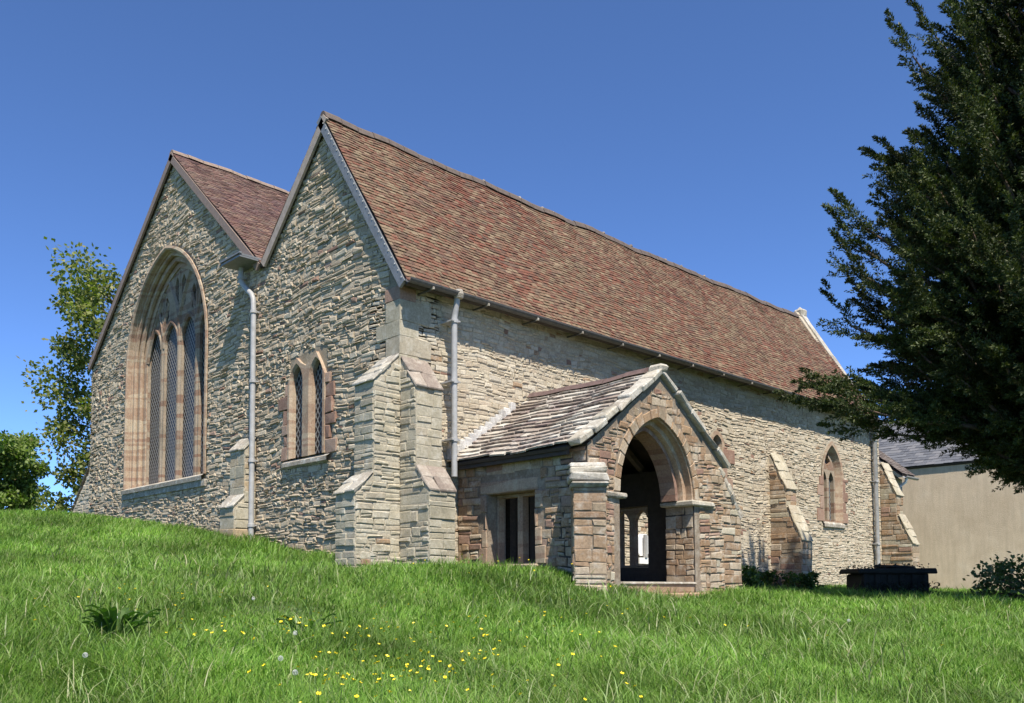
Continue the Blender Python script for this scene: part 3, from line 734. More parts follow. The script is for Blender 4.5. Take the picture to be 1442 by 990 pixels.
mb.box((4.365, PY + .56, -.5), (4.375, -1.53, 1.7), 2); mb.box((4.365, -.69, -.5), (4.375, -.02, 1.7), 2); mb.box((4.365, -1.53, -.5), (4.375, -.69, .015), 2); mb.box((4.365, -1.53, 1.105), (4.375, -.69, 1.7), 2)  # thin panels painted dark for the shade inside the porch
mb.poly([(1.63, -.5), (4.4, -.5), (4.4, 1.9), (3.02, 2.8), (1.63, 1.9)], [], frY(-.02), .008, 2)  # back panel carries the same painted shade
porch = mb.build("porch", [M_mortar_b, M_brown, M_inside_shade, M_ash, M_red], church)
# arch of two orders
mb = MB()
PA = {**PO, 'zb': -.7}
def seq(a): return [a[1]] + a[2:] + [a[0]]
mb.loft([[(u, PY + d, z) for u, z in seq(arch(off=o, n=14, **PA))][1:-1] for o, d in ((-.01, .012), (.0, .012), (.02, .03), (.02, .14), (.09, .15), (.10, .20), (.10, .56))], 0)
ar = mb.build("arch", [stone("arch_sandstone", [(.33, .21, .13), (.38, .26, .17), (.42, .33, .23)], ((.5, .44, .34), .3), ((.1, .08, .06), .25), .6, per_island=False)], porch)
mb = MB()
b0 = arch(off=.005, n=9, **PA)[2:]; b1 = arch(off=-.15, n=9, **PA)[2:]
for i in range(len(b0) - 1):                 # face stones of the outer order
    e = rng.uniform(-.04, .03); q1 = [Vector(b1[i]), Vector(b1[i + 1])]; q0 = [Vector(b0[i]), Vector(b0[i + 1])]; o1 = [q1[k] + (q1[k] - q0[k]) * e / .15 for k in (0, 1)]
    P = [q0[0], q0[1], o1[1], o1[0]]; cc = sum(P, Vector((0, 0))) / 4; P = [cc + (p - cc) * .965 for p in P]; f_ = PY - .020 + rng.uniform(-.008, .006)
    Pi = [cc + (p - cc) * .88 for p in P]
    mb.loft([[(p.x, PY + .1, p.y) for p in P], [(p.x, f_ + .012, p.y) for p in P], [(p.x, f_, p.y) for p in Pi]], 0, True); mb.add([(p.x, f_, p.y) for p in Pi], [(0, 1, 2, 3)], 0)
mb.build("face_stones", [M_brown], porch)
mb = MB()
a0 = arch(off=.101, n=14, **PA)[2:]; a1 = arch(off=.17, n=14, **PA)[2:]
for i in range(0, len(a0) - 1):              # voussoirs of the inner order
    P = [a0[i], a0[i + 1], a1[i + 1], a1[i]]; g = .004
    c0 = [(u, PY + .24, z) for u, z in P]; c1 = [(u, PY + .53, z) for u, z in P]
    c = Vector(c0[0]) * .25 + Vector(c0[1]) * .25 + Vector(c0[2]) * .25 + Vector(c0[3]) * .25
    sh = lambda q, k=.97: tuple(Vector((c.x, q[1], c.z)) + (Vector(q) - Vector((c.x, q[1], c.z))) * k)
    mb.loft([[sh(p) for p in c0], [sh(p) for p in c1]], 0, True); mb.add([sh(p) for p in c0], [(0, 1, 2, 3)], 0)
mb.build("voussoirs", [M_red], porch)
mb = MB()
mb.rough((3.80, PY - .07, .99), (4.46, PY + .58, 1.075), 0, c=.02); mb.build("impost", [M_cap], porch); mb = MB(); mb.rough((1.62, PY - .06, .98), (2.08, PY + .58, 1.07), 0, c=.02)
mb.build("impost", [M_cap], porch)
# mullioned side openings
mb = MB(); gfr = frX(1.44)
mb.poly([(-1.735, .025), (-.705, .025), (-.705, 1.135), (-1.735, 1.135)], [[(-1.70, .05), (-1.27, .05), (-1.27, 1.09), (-1.70, 1.09)], [(-1.16, .05), (-.74, .05), (-.74, 1.09), (-1.16, 1.09)]], gfr, .13, 0)
mb.rough((1.21, -1.80, 1.145), (1.6, -.55, 1.34), 0, c=.01); mb.rough((1.15, -1.8, -.10), (1.55, -.6, .02), 0, c=.015)
for z0 in (0.02, .3, .58, .86):
    mb.rough((1.195, -1.97 + .1 * ((z0 * 10) % 2), z0 + .006), (1.3, -1.745, z0 + .27), 0, c=.008); mb.rough((1.195, -.695, z0 + .006), (1.3, -.5 - .1 * ((z0 * 10) % 2), z0 + .27), 0, c=.008)
mb.build("mullioned_opening", [M_pink], porch)
mb = MB(); wfr = lambda u, n, z: (4.56 + n, u, z)
mb.poly([(-1.515, .025), (-.705, .025), (-.705, 1.095), (-1.515, 1.095)], [[(-1.48, .06), (-1.18, .06), (-1.18, .86), (-1.24, .97), (-1.33, 1.05), (-1.42, .97), (-1.48, .86)], [(-1.06, .06), (-.74, .06), (-.74, .86), (-.80, .97), (-.90, 1.05), (-1.0, .97), (-1.06, .86)]], wfr, .1, 0)
mb.build("mullioned_opening", [M_pink], porch)
# steps
mb = MB(); mb.rough((1.98, PY - .30, -.60), (3.90, PY + .5, -.42), 0, c=.02); mb.rough((2.0, PY - .02, -.42), (3.88, PY + .6, -.27), 0, c=.015)
mb.rough((1.97, PY - .05, -.285), (3.9, PY + .62, -.245), 1, c=.012)
mb.rough((3.2, PY - .42, -.62), (4.6, PY - .04, -.47), 1, c=.03)
mb.build("step", [M_brown, M_cap], porch)
mb = MB(); mb.box((1.64, PY + .6, -.5), (4.38, -.02, -.30), 0); mb.build("paving", [M_inside_shade], porch)  # paving takes the painted indoor shade too
mb = MB(); mb.box((2.3, -.10, -.3), (3.5, -.03, 1.5), 0)
for k in range(7): mb.box((2.32 + k * .17, -.13, -.29), (2.47 + k * .17, -.10, 1.48), 0)
mb.build("door", [M_door], porch)
# porch rafters seen under the arch
mb = MB()
for y in (-2.0, -1.4, -.8, -.25):
    for A_, B_ in (((1.3, 1.66), (3.02, 2.78)), ((4.75, 1.62), (3.02, 2.78))):
        mb.loft([[(A_[0], y, A_[1]), (A_[0], y + .09, A_[1]), (A_[0], y + .09, A_[1] - .12), (A_[0], y, A_[1] - .12)], [(B_[0], y, B_[1]), (B_[0], y + .09, B_[1]), (B_[0], y + .09, B_[1] - .12), (B_[0], y, B_[1] - .12)]], 0, True)
    mb.box((2.1, y, 2.14), (3.9, y + .09, 2.23), 0)
mb.build("rafters", [plain("old_rafters", (.16, .13, .10), .8, .3)], porch)
# roof of stone slates: use the slope builder with swapped axes
class Swap(MB):
    def add(s, verts, faces, mat=0): MB.add(s, [(y, x, z) for x, y, z in verts], faces, mat)
mb = Swap()
PR = (3.02, 3.10); PE = (1.00, 1.74); PW = (4.98, 1.72)
sag2 = lambda x, s: -.035 * math.sin(math.pi * (x + 2.7) / 2.7) + .012 * math.sin(x * 5)
deck(mb, drop(PE, .06), drop(PR, .06), -2.56, -.005, .05, 1); deck(mb, drop(PW, .06), drop(PR, .06), -2.56, -.005, .05, 1)
tile_slope(mb, drop(PE, .03), drop(PR, .03), -2.58, -.03, .15, .23, .024, 0, sag2, .45, .036, .035)
tile_slope(mb, drop(PW, .03), drop(PR, .03), -2.58, -.03, .15, .23, .024, 0, sag2, .45, .036, .035)
pr = mb.build("porch_roof", [M_slate, M_wood_d], porch)
mb = MB(); y = -2.55
while y < -.05:
    l = min(.42, -.03 - y); j = rng.uniform(-.006, .006); P = []
    for yy in (y + .004, y + l - .006): P.append([(PR[0] + a, yy, PR[1] + .07 + b_ + j + sag2(yy, 1)) for a, b_ in ((-.15, -.11), (-.08, -.03), (0, 0), (.08, -.03), (.15, -.11))])
    mb.loft(P, 0); mb.add(P[0], [tuple(range(5))], 0); y += l
mb.build("ridge_tiles", [M_ridge_b], porch)
mb = MB()                                    # stepped mortar fillet where the porch roof meets the wall
for i in range(13):
    a = i / 13; x_ = 1.0 + 1.55 * a; z_ = 1.80 + (3.10 - 1.74) / 2.02 * 1.55 * a
    mb.rough((x_ - .02, -.075, z_ - .04), (x_ + .13, .0, z_ + .13 + rng.uniform(-.02, .03)), 0, c=.012, j=.014)
mb.build("mortar_fillet", [M_flash], porch)
mb = MB()                                    # eave board
mb.box((1.06, -2.5, 1.58), (1.12, -.02, 1.69), 0); mb.build("eave_board", [M_wood_d], porch); mb = MB(); mb.box((4.86, -2.5, 1.58), (4.92, -.02, 1.69), 0); mb.build("eave_board", [M_wood_d], porch)
mb = MB()                                    # gable coping stones
def cope(A_, B_, k, t0, t1):
    for i in range(k):
        a, e = i / k, (i + 1) / k; d = Vector((B_[0] - A_[0], B_[1] - A_[1])); L = d.length; d /= L; nn = Vector((-d.y, d.x)); nn = nn if nn.y > 0 else -nn
        fr = lambda s_, y_, h_: (A_[0] + d.x * s_ + nn.x * h_, y_, A_[1] + d.y * s_ + nn.y * h_)
        mb.rough((L * a + .004, PY - .09 + rng.uniform(-.015, .015), t0), (L * e - .004, PY + .17, t1 + rng.uniform(-.015, .015)), 0, fr, c=.018, j=.016)
cope((1.0, 1.70), (3.04, 3.06), 7, -.03, .065); cope((4.93, 1.72), (3.02, 3.06), 5, -.04, .05)
mb.rough((2.92, PY - .10, 3.03), (3.13, PY + .18, 3.15), 0, c=.04, j=.02)
mb.build("porch_coping", [M_cap], porch)
# buttresses of the porch: a diagonal one and a raking one
def pbut(O, out, lat, wd, prof, capprof, mats, alt):
    O = Vector(O); out = Vector(out).normalized(); lat = Vector(lat).normalized(); Z = Vector((0, 0, 1)); mb = MB()
    mb.poly(prof, [], lambda a, n, z: tuple(O + out * a + lat * (-n) + Z * z), wd, 0)
    pm = max(p[0] for p in prof); zf = [p[1] for p in prof if p[0] == pm][-1]
    rubble(mb, lambda u, n, z: tuple(O + lat * u + out * (pm + n) + Z * z), lambda a, b_: [(0, wd)], -.9, zf, (.08, .2), (wd * .35, wd * .8), .018, (.003, .026), 1, jit=.012, cham=.012, alt=alt)
    for sd in (0, 1):
        rubble(mb, lambda u, n, z: tuple(O + out * u + lat * ((wd + n) if sd else -n) + Z * z), lambda a, b_: [(0, pm)] if b_ <= zf + .02 else [], -.9, zf, (.08, .2), (.12, .3), .018, (.003, .026), 1, jit=.012, cham=.012, alt=alt)
    o = mb.build("porch_buttress", mats, porch); return o, O, out, lat, Z
buo, O, out, lat, Z = pbut((1.25 - .15, -2.70 - .15 + .0, 0), (-1, -1, 0), (1, -1, 0), .44, [(-.3, -1), (.22, -1), (.22, 1.06), (-.10, 1.42), (-.3, 1.42)], None, [M_mortar_b, M_brown, M_ash], ((2, .1),))
for o_ in (buo,): o_.location = Vector((-.155, .155, 0))
mb = MB()
for k, (a0_, a1_, z0_, z1_) in enumerate(((-.28, .30, 1.05, 1.14), (-.28, .22, 1.145, 1.26), (-.28, .10, 1.265, 1.36), (-.28, .0, 1.365, 1.44))):
    mb.rough((a0_, -.04, z0_), (a1_, .48, z1_), 0, lambda a, l, z: tuple(O + out * a + lat * l + Z * z), c=.02, j=.018)
cp = mb.build("cap_stones", [M_cap], porch); cp.location = Vector((-.155, .155, 0))
mb = MB()
mb.poly([(4.70, -1), (5.36, -1), (5.38, .88), (5.32, 1.02), (4.82, 1.66), (4.70, 1.70)], [], frY(PY + .004), .55, 0)
rubble(mb, frY(PY + .004), lambda a, b_: [(4.72, 5.36 if b_ < .95 else 5.36 - (b_ - .95) * .75)], -.8, 1.6, (.06, .16), (.10, .34), .018, (.003, .028), 1, jit=.013, cham=.012, alt=((2, .15),))
mb.build("porch_buttress", [M_mortar_b, M_brown, M_ash], porch)
mb = MB()
for i in range(6):
    a, e = i / 6, (i + 1) / 6; A_, B_ = (4.74, 1.70), (5.40, .90); d = Vector((B_[0] - A_[0], B_[1] - A_[1])); L = d.length; d /= L; nn = Vector((-d.y, d.x)); nn = nn if nn.y > 0 else -nn
    mb.rough((L * a - .02, PY - .03 + rng.uniform(-.02, .02), -.10), (L * e + .03, PY + .57, .045 + rng.uniform(-.02, .025)), 0, lambda s_, y_, h_: (A_[0] + d.x * s_ + nn.x * h_, y_, A_[1] + d.y * s_ + nn.y * h_), c=.03, j=.02)
mb.build("cap_stones", [M_cap], porch)

# ---- low annex at the far end
mb = MB()
mb.box((19.6, .15, -.9), (20.05, 5, 3.0), 0)
mb.poly([(.15, 3.0), (5, 3.0), (2.6, 5.2)], [], frX(19.6), .3, 0)
an = mb.build("annex", [plain("grey_render", (.30, .29, .26), .9, .2)], church)
mb = MB(); deck(mb, (-.15, 3.06), (2.6, 5.45), 19.3, 20.3, .06, 1); deck(mb, (5.3, 3.06), (2.6, 5.45), 19.3, 20.3, .06, 1)
tile_slope(mb, (-.15, 3.09), (2.6, 5.48), 19.28, 20.3, .12, .18, .013, 0); tile_slope(mb, (5.3, 3.09), (2.6, 5.48), 19.28, 20.3, .12, .18, .013, 0)
mb.build("annex_roof", [tiles("annex_tile", [(.12, .095, .085), (.15, .12, .105), (.10, .08, .072), (.16, .135, .12)], (.2, .18, .15), (.3, .28, .23), .5), M_wood_d], an)
mb = MB(); half_round(mb, (19.35, -.2, 3.02), (20.3, -.2, 3.02), .07); mb.build("annex_gutter", [M_pipe], an)
mb = MB(); mb.tube([(19.52, -.18, 2.98), (19.52, -.16, 2.85), (19.52, .05, 2.7), (19.52, .07, -.6)], .045, 10); mb.build("annex_downpipe", [M_white], an, True)

# ================================================================== HOUSE to the right
house = empty("house", (25, 0, -.7), "plain beige rendered house with grey slate roof behind the churchyard", "house")
mr, t, b = newmat("beige_render"); co = coords(t)
c = ramp(t, noise(t, co, .9, 8, .7), [(.3, (.54, .415, .275)), (.55, (.65, .515, .355)), (.75, (.71, .59, .43))])
c = mix(t, .6, c, ramp(t, noise(t, coords(t, (1, 3, .4)), 2.2, 8, .75), [(.3, (.75,) * 3), (.7, (1.15,) * 3)]), 'MULTIPLY')
t.links.new(c, b.inputs['Base Color']); b.inputs['Roughness'].default_value = .95; bump(t, b, noise(t, co, 30, 6, .7), .5, .02)
def loc(o): o.parent = house; o.matrix_parent_inverse = Matrix.Translation((-25, 0, .7)); return o
mb = MB(); mb.box((25, -16, -1.2), (33, 4.4, 3.95), 0); loc(mb.build("wall", [mr]))
mb = Swap(); 
mb = MB()
class SwapX(MB):
    pass
mslate = tiles("house_slate", [(.10, .105, .12), (.13, .135, .15), (.085, .09, .105), (.15, .15, .16)], (.17, .17, .17), (.24, .24, .23), .4)
mb = Swap()
deck(mb, (24.93, 3.98), (28.2, 6.3), -16.2, 4.7, .08, 1); deck(mb, (33.2, 3.98), (28.2, 6.3), -16.2, 4.7, .08, 1)
tile_slope(mb, (24.93, 4.0), (28.2, 6.32), -16.2, 4.7, .2, .3, .01, 0)
loc(mb.build("roof", [mslate, M_wood_d]))
mb = MB(); mb.poly([(25, 3.95), (33, 3.95), (28.2, 6.2)], [], lambda u, n, z: (u, 4.4 + n, z), .3, 0); loc(mb.build("gable_end", [mr]))

# ================================================================== TOMB
tz = gz(7.98, -4.14) - .04
def chest(): pass
tomb = empty("box_tomb", (7.98, -4.14, tz), "ivy-grown box tomb under the yew, its shade painted as near-black colour", "tomb")
mblack = stone("shade_black_stone", [(.018, .017, .015), (.026, .024, .02), (.014, .013, .012)], ((.05, .05, .04), .15), ((.008, .008, .008), .3), .9, per_island=False)  # yew's shade put into the base colour, hence the near-black stone
ang = math.atan2(-1.16, 1.27)
cs, sn = math.cos(ang), math.sin(ang)
mb = MB(); mb.rough((-.60, -.34, -.2), (.60, .34, .46), 0, c=.03, j=.02)
for k in range(6): mb.rough((-.595 + k * .215, -.37, -.2), (-.515 + k * .215, -.33, .44), 0, c=.012)
o = mb.build("chest", [mblack], tomb); o.rotation_euler.z = ang
mb = MB(); mb.rough((-.70, -.42, .46), (.70, .42, .53), 0, c=.02, j=.02); mb.rough((-.1, -.28, .53), (.42, .28, .60), 0, c=.03, j=.03)
o = mb.build("ledger_slab", [mblack], tomb); o.rotation_euler.z = ang

# ================================================================== WHITE BOARD beyond the porch
mb = MB()
pts = [(6.22 + .27 * math.cos(R(22.5 + 45 * i)), .52 + .24 * math.sin(R(22.5 + 45 * i))) for i in range(8)]
mb.poly(pts, [], frY(-.10), .03, 0)
mb.box((6.0, -.16, .14), (6.5, -.04, .26), 0); mb.box((6.0, -.2, -.0), (6.5, -.04, .09), 0); mb.box((6.17, -.18, .26), (6.25, -.132, .72), 1)
mb.box((6.02, -.14, -.6), (6.06, -.05, .0), 1); mb.box((6.44, -.14, -.6), (6.48, -.05, .0), 1)
o = mb.build("octagonal_board", [M_white, M_pipe]); tag(o, "white octagonal board seen through the porch, leaning on the church wall", "board")

# ================================================================== FOLIAGE
def leafmat(name, cols, rough=.55, trans=.35, tcol=(.25, .4, .06), nscale=.8, var=.5):
    m, t, b = newmat(name); co = coords(t); n = len(cols)
    base = ramp(t, island(t), [(i / n, c) for i, c in enumerate(cols)], 'CONSTANT')
    base = mix(t, 1.0, base, ramp(t, noise(t, co, nscale, 4, .6), [(.3, (1 - var,) * 3), (.7, (1 + var,) * 3)]), 'MULTIPLY')
    t.links.new(base, b.inputs['Base Color']); b.inputs['Roughness'].default_value = rough; b.inputs['Specular IOR Level'].default_value = .25
    tr = t.nodes.new("ShaderNodeBsdfTranslucent"); t.links.new(mix(t, 1.0, base, tuple(x * 4 for x in tcol), 'MULTIPLY'), tr.inputs[0])
    ms = t.nodes.new("ShaderNodeMixShader"); ms.inputs[0].default_value = trans
    out = t.nodes["Material Output"]; t.links.new(b.outputs[0], ms.inputs[1]); t.links.new(tr.outputs[0], ms.inputs[2]); t.links.new(ms.outputs[0], out.inputs[0])
    return m
def unit(v): return v / np.maximum(np.linalg.norm(v, axis=-1, keepdims=True), 1e-9)
def leaf_quads(P, D, N, length, width):
    """kite-shaped leaves at P pointing along D with face normal N"""
    S = unit(np.cross(D, N)); L = np.asarray(length)[:, None]; Wd = np.asarray(width)[:, None]; n = len(P)
    V = np.stack([P, P + D * L * .45 + S * Wd, P + D * L + N * L * .0, P + D * L * .45 - S * Wd], 1).reshape(-1, 3)
    return V, np.arange(n * 4).reshape(n, 4)
M_bark = stone("bark", [(.11, .075, .055), (.16, .11, .08)], ((.2, .19, .13), .2), ((.04, .03, .025), .3), 1.0, per_island=False)
M_yew = leafmat("yew_needles", [(.034, .052, .017), (.044, .063, .019), (.028, .043, .015), (.066, .082, .026), (.038, .058, .018), (.090, .102, .033)], .55, .18, (.26, .30, .08), .9, .55)

# ---- yew
ty = np.array([8.35, -7.0]); yb = gz(*ty)
yew = empty("yew_tree", (ty[0], ty[1], yb), "tall dark yew tree overhanging the far end of the church from the right", "tree")
RTn = np.array([RT.x, RT.y, 0]); FHn = np.array([FH.x, FH.y, 0])
zs_ = [2.0, 2.6, 3.15, 3.9, 5.0, 6.2, 7.5, 9.3, 10.2, 11.0]; rs_ = [.6, 1.5, 2.3, 2.9, 3.1, 2.9, 2.15, 2.0, 1.2, .2]
limbs = []; mb = MB()
mb.tube([(0, 0, -.3), (0, 0, .6), (.08, .05, 2), (.0, .15, 4), (-.1, .05, 6), (0, 0, 8.4), (.05, 0, 10.4)], [.50, .40, .36, .31, .22, .11, .03], 10)
nl = 390
for i in range(nl):
    z = 2.2 + 8.5 * (i / nl) ** 1.05; az = i * 2.39996 + rng.uniform(-.3, .3); r = float(np.interp(z, zs_, rs_)) * rng.uniform(.62, 1.06)
    r *= 1 - (.20 if z > 4.5 else .10) * max(0, math.sin(az)); rise = (.06 if z < 3 else .30 + .07 * min(z, 8)) + rng.uniform(-.15, .3)
    limbs.append((az, z - r * rise * .9, r, rise))
azl = math.atan2(-RT.y, -RT.x)                # the picture's left
for i in range(46):
    z = rng.uniform(2.9, 7.2); limbs.append((azl + rng.uniform(-.75, .6), z - .5, float(np.interp(z, zs_, rs_)) * rng.uniform(.6, .98), rng.uniform(.2, .6)))
for (da, z0, r, rise) in ((.02, 2.85, 3.8, .10), (-.08, 2.95, 3.8, .13), (.12, 2.85, 3.5, .08), (.05, 3.1, 3.7, .16), (-.05, 2.75, 3.2, .06),
                          (.0, 3.5, 3.6, .30), (.10, 3.9, 3.5, .42), (-.08, 4.4, 3.4, .5), (.05, 6.9, 2.45, .9), (-.06, 5.0, 3.3, .42), (.1, 7.6, 2.2, .8), (.08, 3.0, 3.75, .13), (-.02, 3.1, 3.7, .15)):
    limbs.append((azl + da, z0, r, rise))
SP = []; SD = []; SL_ = []
for az, z0, r, rise in limbs:
    d = np.array([math.cos(az), math.sin(az), 0]); pts = []
    droop = rng.uniform(.0, .12)
    for k in range(7):
        f = k / 6; pts.append(d * r * f + np.array([0, 0, z0 + r * rise * f ** 1.3 - droop * r * math.sin(f * math.pi) * .5]) + np.array([rng.uniform(-.08, .08), rng.uniform(-.08, .08), rng.uniform(-.06, .06)]) * (k > 0))
    mb.tube([tuple(p) for p in pts], [.07 * (1 - k / 6.6) * (r / 3) ** .5 + .006 for k in range(7)], 5, caps=False)
    if z0 > 2.6:                              # pointed leading plume at the limb's end
        td = unit(np.array([d[0], d[1], (.8 + .9 * rng.random()) if z0 > 3.15 else .12])); q = pts[-1]
        for k in range(6):
            SP.append(q + td * .13 * k + np.array([rng.gauss(0, .02) for _ in range(3)])); SD.append(unit(td + np.array([rng.gauss(0, .35) for _ in range(3)]) * (1 - k / 7))); SL_.append(.40 - .035 * k)
    n = int(12 + r * 11); nc = 3 + int(r * 1.3); cf = [.30 + .70 * (q + rng.random()) / nc for q in range(nc)]; cf[-1] = .97
    for k in range(n):
        f = min(1.0, max(.15, cf[k % nc] + rng.gauss(0, .045))); i0 = min(int(f * 6), 5); p = pts[i0] * (1 - (f * 6 - i0)) + pts[i0 + 1] * (f * 6 - i0)
        side = rng.uniform(-1.1, 1.1); th = math.atan2(d[1], d[0]) + side * (1.1 - .6 * f)
        vz = rng.uniform(-.3, 1.0) + (.45 * rise if z0 > 2.5 else -.1)
        dd = np.array([math.cos(th), math.sin(th), vz]); dd /= np.linalg.norm(dd)
        L = rng.uniform(.26, .58) * (1.2 if f > .9 else 1)
        SP.append(p + np.array([rng.uniform(-.05, .05), rng.uniform(-.05, .05), rng.uniform(-.08, .08)])); SD.append(dd); SL_.append(L)
tr_ = mb.build("trunk", [M_bark], yew, True)
SP = np.array(SP); SD = np.array(SD); SL_ = np.array(SL_)
def sprays(SP, SD, SL_, per, wid, ll, lw, npr):
    n = len(SP); k = per; idx = np.repeat(np.arange(n), k); m_ = n * k
    f = npr.random(m_) ** .8; D = SD[idx]; L = SL_[idx]
    side = unit(np.cross(D, np.array([0, 0, 1.0]) + npr.normal(0, .3, (m_, 3)))); up_ = np.cross(side, D)
    w_ = wid * L * (1 - f) ** .7 * (.35 + f * 1.6).clip(0, 1); a = npr.uniform(0, 2 * np.pi, m_); rr = np.sqrt(npr.random(m_))
    P = SP[idx] + D * (f * L)[:, None] + side * (np.cos(a) * w_ * rr)[:, None] + up_ * (np.sin(a) * w_ * rr * .55)[:, None] - np.array([0, 0, 1]) * (.10 * f ** 2 * L)[:, None]
    out = unit(D * .8 + side * (np.cos(a) * .9)[:, None] + up_ * (np.sin(a) * .7)[:, None] + npr.normal(0, .35, (m_, 3)))
    N = unit(np.cross(out, npr.normal(0, 1, (m_, 3))))
    return leaf_quads(P, out, N, ll * npr.uniform(.6, 1.3, m_), lw * npr.uniform(.7, 1.3, m_))
V, Q = sprays(SP, SD, SL_, 100, .15, .058, .0105, npr)
print("yew leaves", len(Q))
npmesh("crown", V, Q, None, [M_yew], yew)

# ---- broadleaf trees and shrubs
def crown_tree(name, x, y, h, cr, label, cat, cols, seed, trunk_h=None, leaf=.16, nleaf=9000, clumps=46, squash=1.0, stem=True, z0f=.3, group=None, tcol=(.3, .42, .07), trans=.3):
    g = np.random.default_rng(seed); zb = gz(x, y); root = empty(name, (x, y, zb), label, cat, group)
    th = trunk_h if trunk_h is not None else h * .35
    C_ = []
    mb = MB()
    mb.tube([(0, 0, -.3), (0, 0, th * .5), (.1, .05, th), (.1, .1, h * .8)], [cr * .09, cr * .07, cr * .055, .02], 8)
    for i in range(clumps):
        a = i * 2.39996 + g.uniform(-.4, .4); fz = (i + .5) / clumps; zz = h * (z0f + (1 - z0f) * fz * .93); rad = cr * math.sin(math.pi * min(1, .16 + .84 * (1 - abs(2 * fz - .75) ** 1.6 * .62) * .5 + .08)) * math.sqrt(g.uniform(.25, 1.0))
        c = np.array([math.cos(a) * rad, math.sin(a) * rad, zz]); C_.append(c)
        z1 = max(th * .6, zz - rad * .7); mid = np.array([c[0] * .5, c[1] * .5, (z1 + zz) / 2 + .1])
        mb.tube([(c[0] * .03, c[1] * .03, z1), tuple(mid), tuple(c)], [cr * .022, cr * .014, .008], 5, caps=False)
    if stem: mb.build("trunk", [M_bark], root, True)
    C_ = np.array(C_); k = nleaf // clumps; idx = np.repeat(np.arange(clumps), k); m_ = len(idx)
    cs_ = cr * .30 * g.uniform(.6, 1.25, clumps)
    off = unit(g.normal(0, 1, (m_, 3))) * (g.random(m_) ** .5)[:, None] * cs_[idx][:, None] * np.array([1, 1, .7 * squash])
    # feather the clump edge with twigs
    off *= (1 + (g.random(m_) < .12) * g.uniform(.1, .6, m_))[:, None]
    P = C_[idx] + off; D = unit(off + g.normal(0, .5, (m_, 3)) + np.array([0, 0, -.25]) * cr * .2); N = unit(np.cross(D, g.normal(0, 1, (m_, 3))))
    V, Q = leaf_quads(P, D, N, leaf * g.uniform(.6, 1.3, m_), leaf * .33 * g.uniform(.7, 1.3, m_))
    npmesh("crown", V, Q, None, [leafmat(name + "_leaf", cols, .5, trans, tcol, 1.2 / cr, .35)], root)
    return root
G1 = [(.14, .165, .04), (.115, .14, .034), (.17, .185, .05), (.09, .115, .03), (.19, .185, .065), (.125, .14, .04)]
G2 = [(.13, .185, .045), (.15, .20, .05), (.105, .155, .038), (.17, .215, .06)]
crown_tree("ash_tree", 2.75, 17.1, 8.5, 2.7, "sunlit yellow-green tree rising behind the left gable edge of the church", "tree", G1, 3, leaf=.15, nleaf=27000, clumps=62, z0f=.03)
crown_tree("bushy_tree", 1.0, 26.3, 4.0, 1.75, "round green bushy tree on the horizon at the far left", "tree", G2, 5, trunk_h=.6, leaf=.17, nleaf=20000, clumps=44, z0f=.12)
crown_tree("leafy_shrub", 8.55, -6.35, .75, 1.0, "leafy bramble shrub growing against the beige house wall at right", "shrub", [(.06, .10, .03), (.09, .13, .05), (.045, .075, .025), (.14, .17, .09)], 6, trunk_h=.1, leaf=.085, nleaf=2600, clumps=26, z0f=.05, stem=True)
crown_tree("nettle_clump", 6.0, -2.2, .50, .55, "dark nettles and docks at the foot of the porch buttress", "weeds", [(.03, .06, .015), (.045, .08, .02), (.06, .10, .025)], 8, trunk_h=.05, leaf=.09, nleaf=1500, clumps=18, z0f=.05)
crown_tree("nettle_clump", 10.6, -.75, .45, .75, "low dark weeds in front of the middle wall buttress", "weeds", [(.03, .06, .015), (.045, .08, .02), (.06, .10, .025)], 9, trunk_h=.05, leaf=.09, nleaf=1700, clumps=20, z0f=.05)
# ivy on the tomb
g = np.random.default_rng(21); m_ = 800
fx = g.uniform(-.72, .72, m_); e = g.random(m_); 
px_ = fx; py_ = np.where(e < .88, -.40 + g.normal(0, .025, m_), g.uniform(-.42, .42, m_)); pz_ = np.where(e < .88, g.uniform(-.05, .3, m_), .545 + np.abs(g.normal(0, .02, m_)) + .05 * (np.abs(fx) > .55) * g.random(m_) + .06 * ((fx > -.1) & (fx < .42)))
endm = g.random(m_) < .0; px_ = np.where(endm, np.where(g.random(m_) < .5, -.70, .70) + g.normal(0, .03, m_), px_); pz_ = np.where(endm, g.uniform(.25, .58, m_), pz_)
P = np.stack([px_, py_, pz_], 1); D = unit(g.normal(0, 1, (m_, 3)) + np.array([0, -.5, -.3])); N = unit(g.normal(0, 1, (m_, 3)) + np.array([0, -1, .6]))
D = unit(D - N * (D * N).sum(1, keepdims=True)); V, Q = leaf_quads(P, D, N, g.uniform(.03, .065, m_), g.uniform(.010, .02, m_))
o = npmesh("ivy", V, Q, None, [leafmat("shade_dark_ivy", [(.008, .012, .006), (.012, .016, .008), (.016, .018, .012)], .6, .05, (.1, .15, .04))], tomb); o.rotation_euler.z = ang  # leaf colours darkened to paint in the shade over the tomb

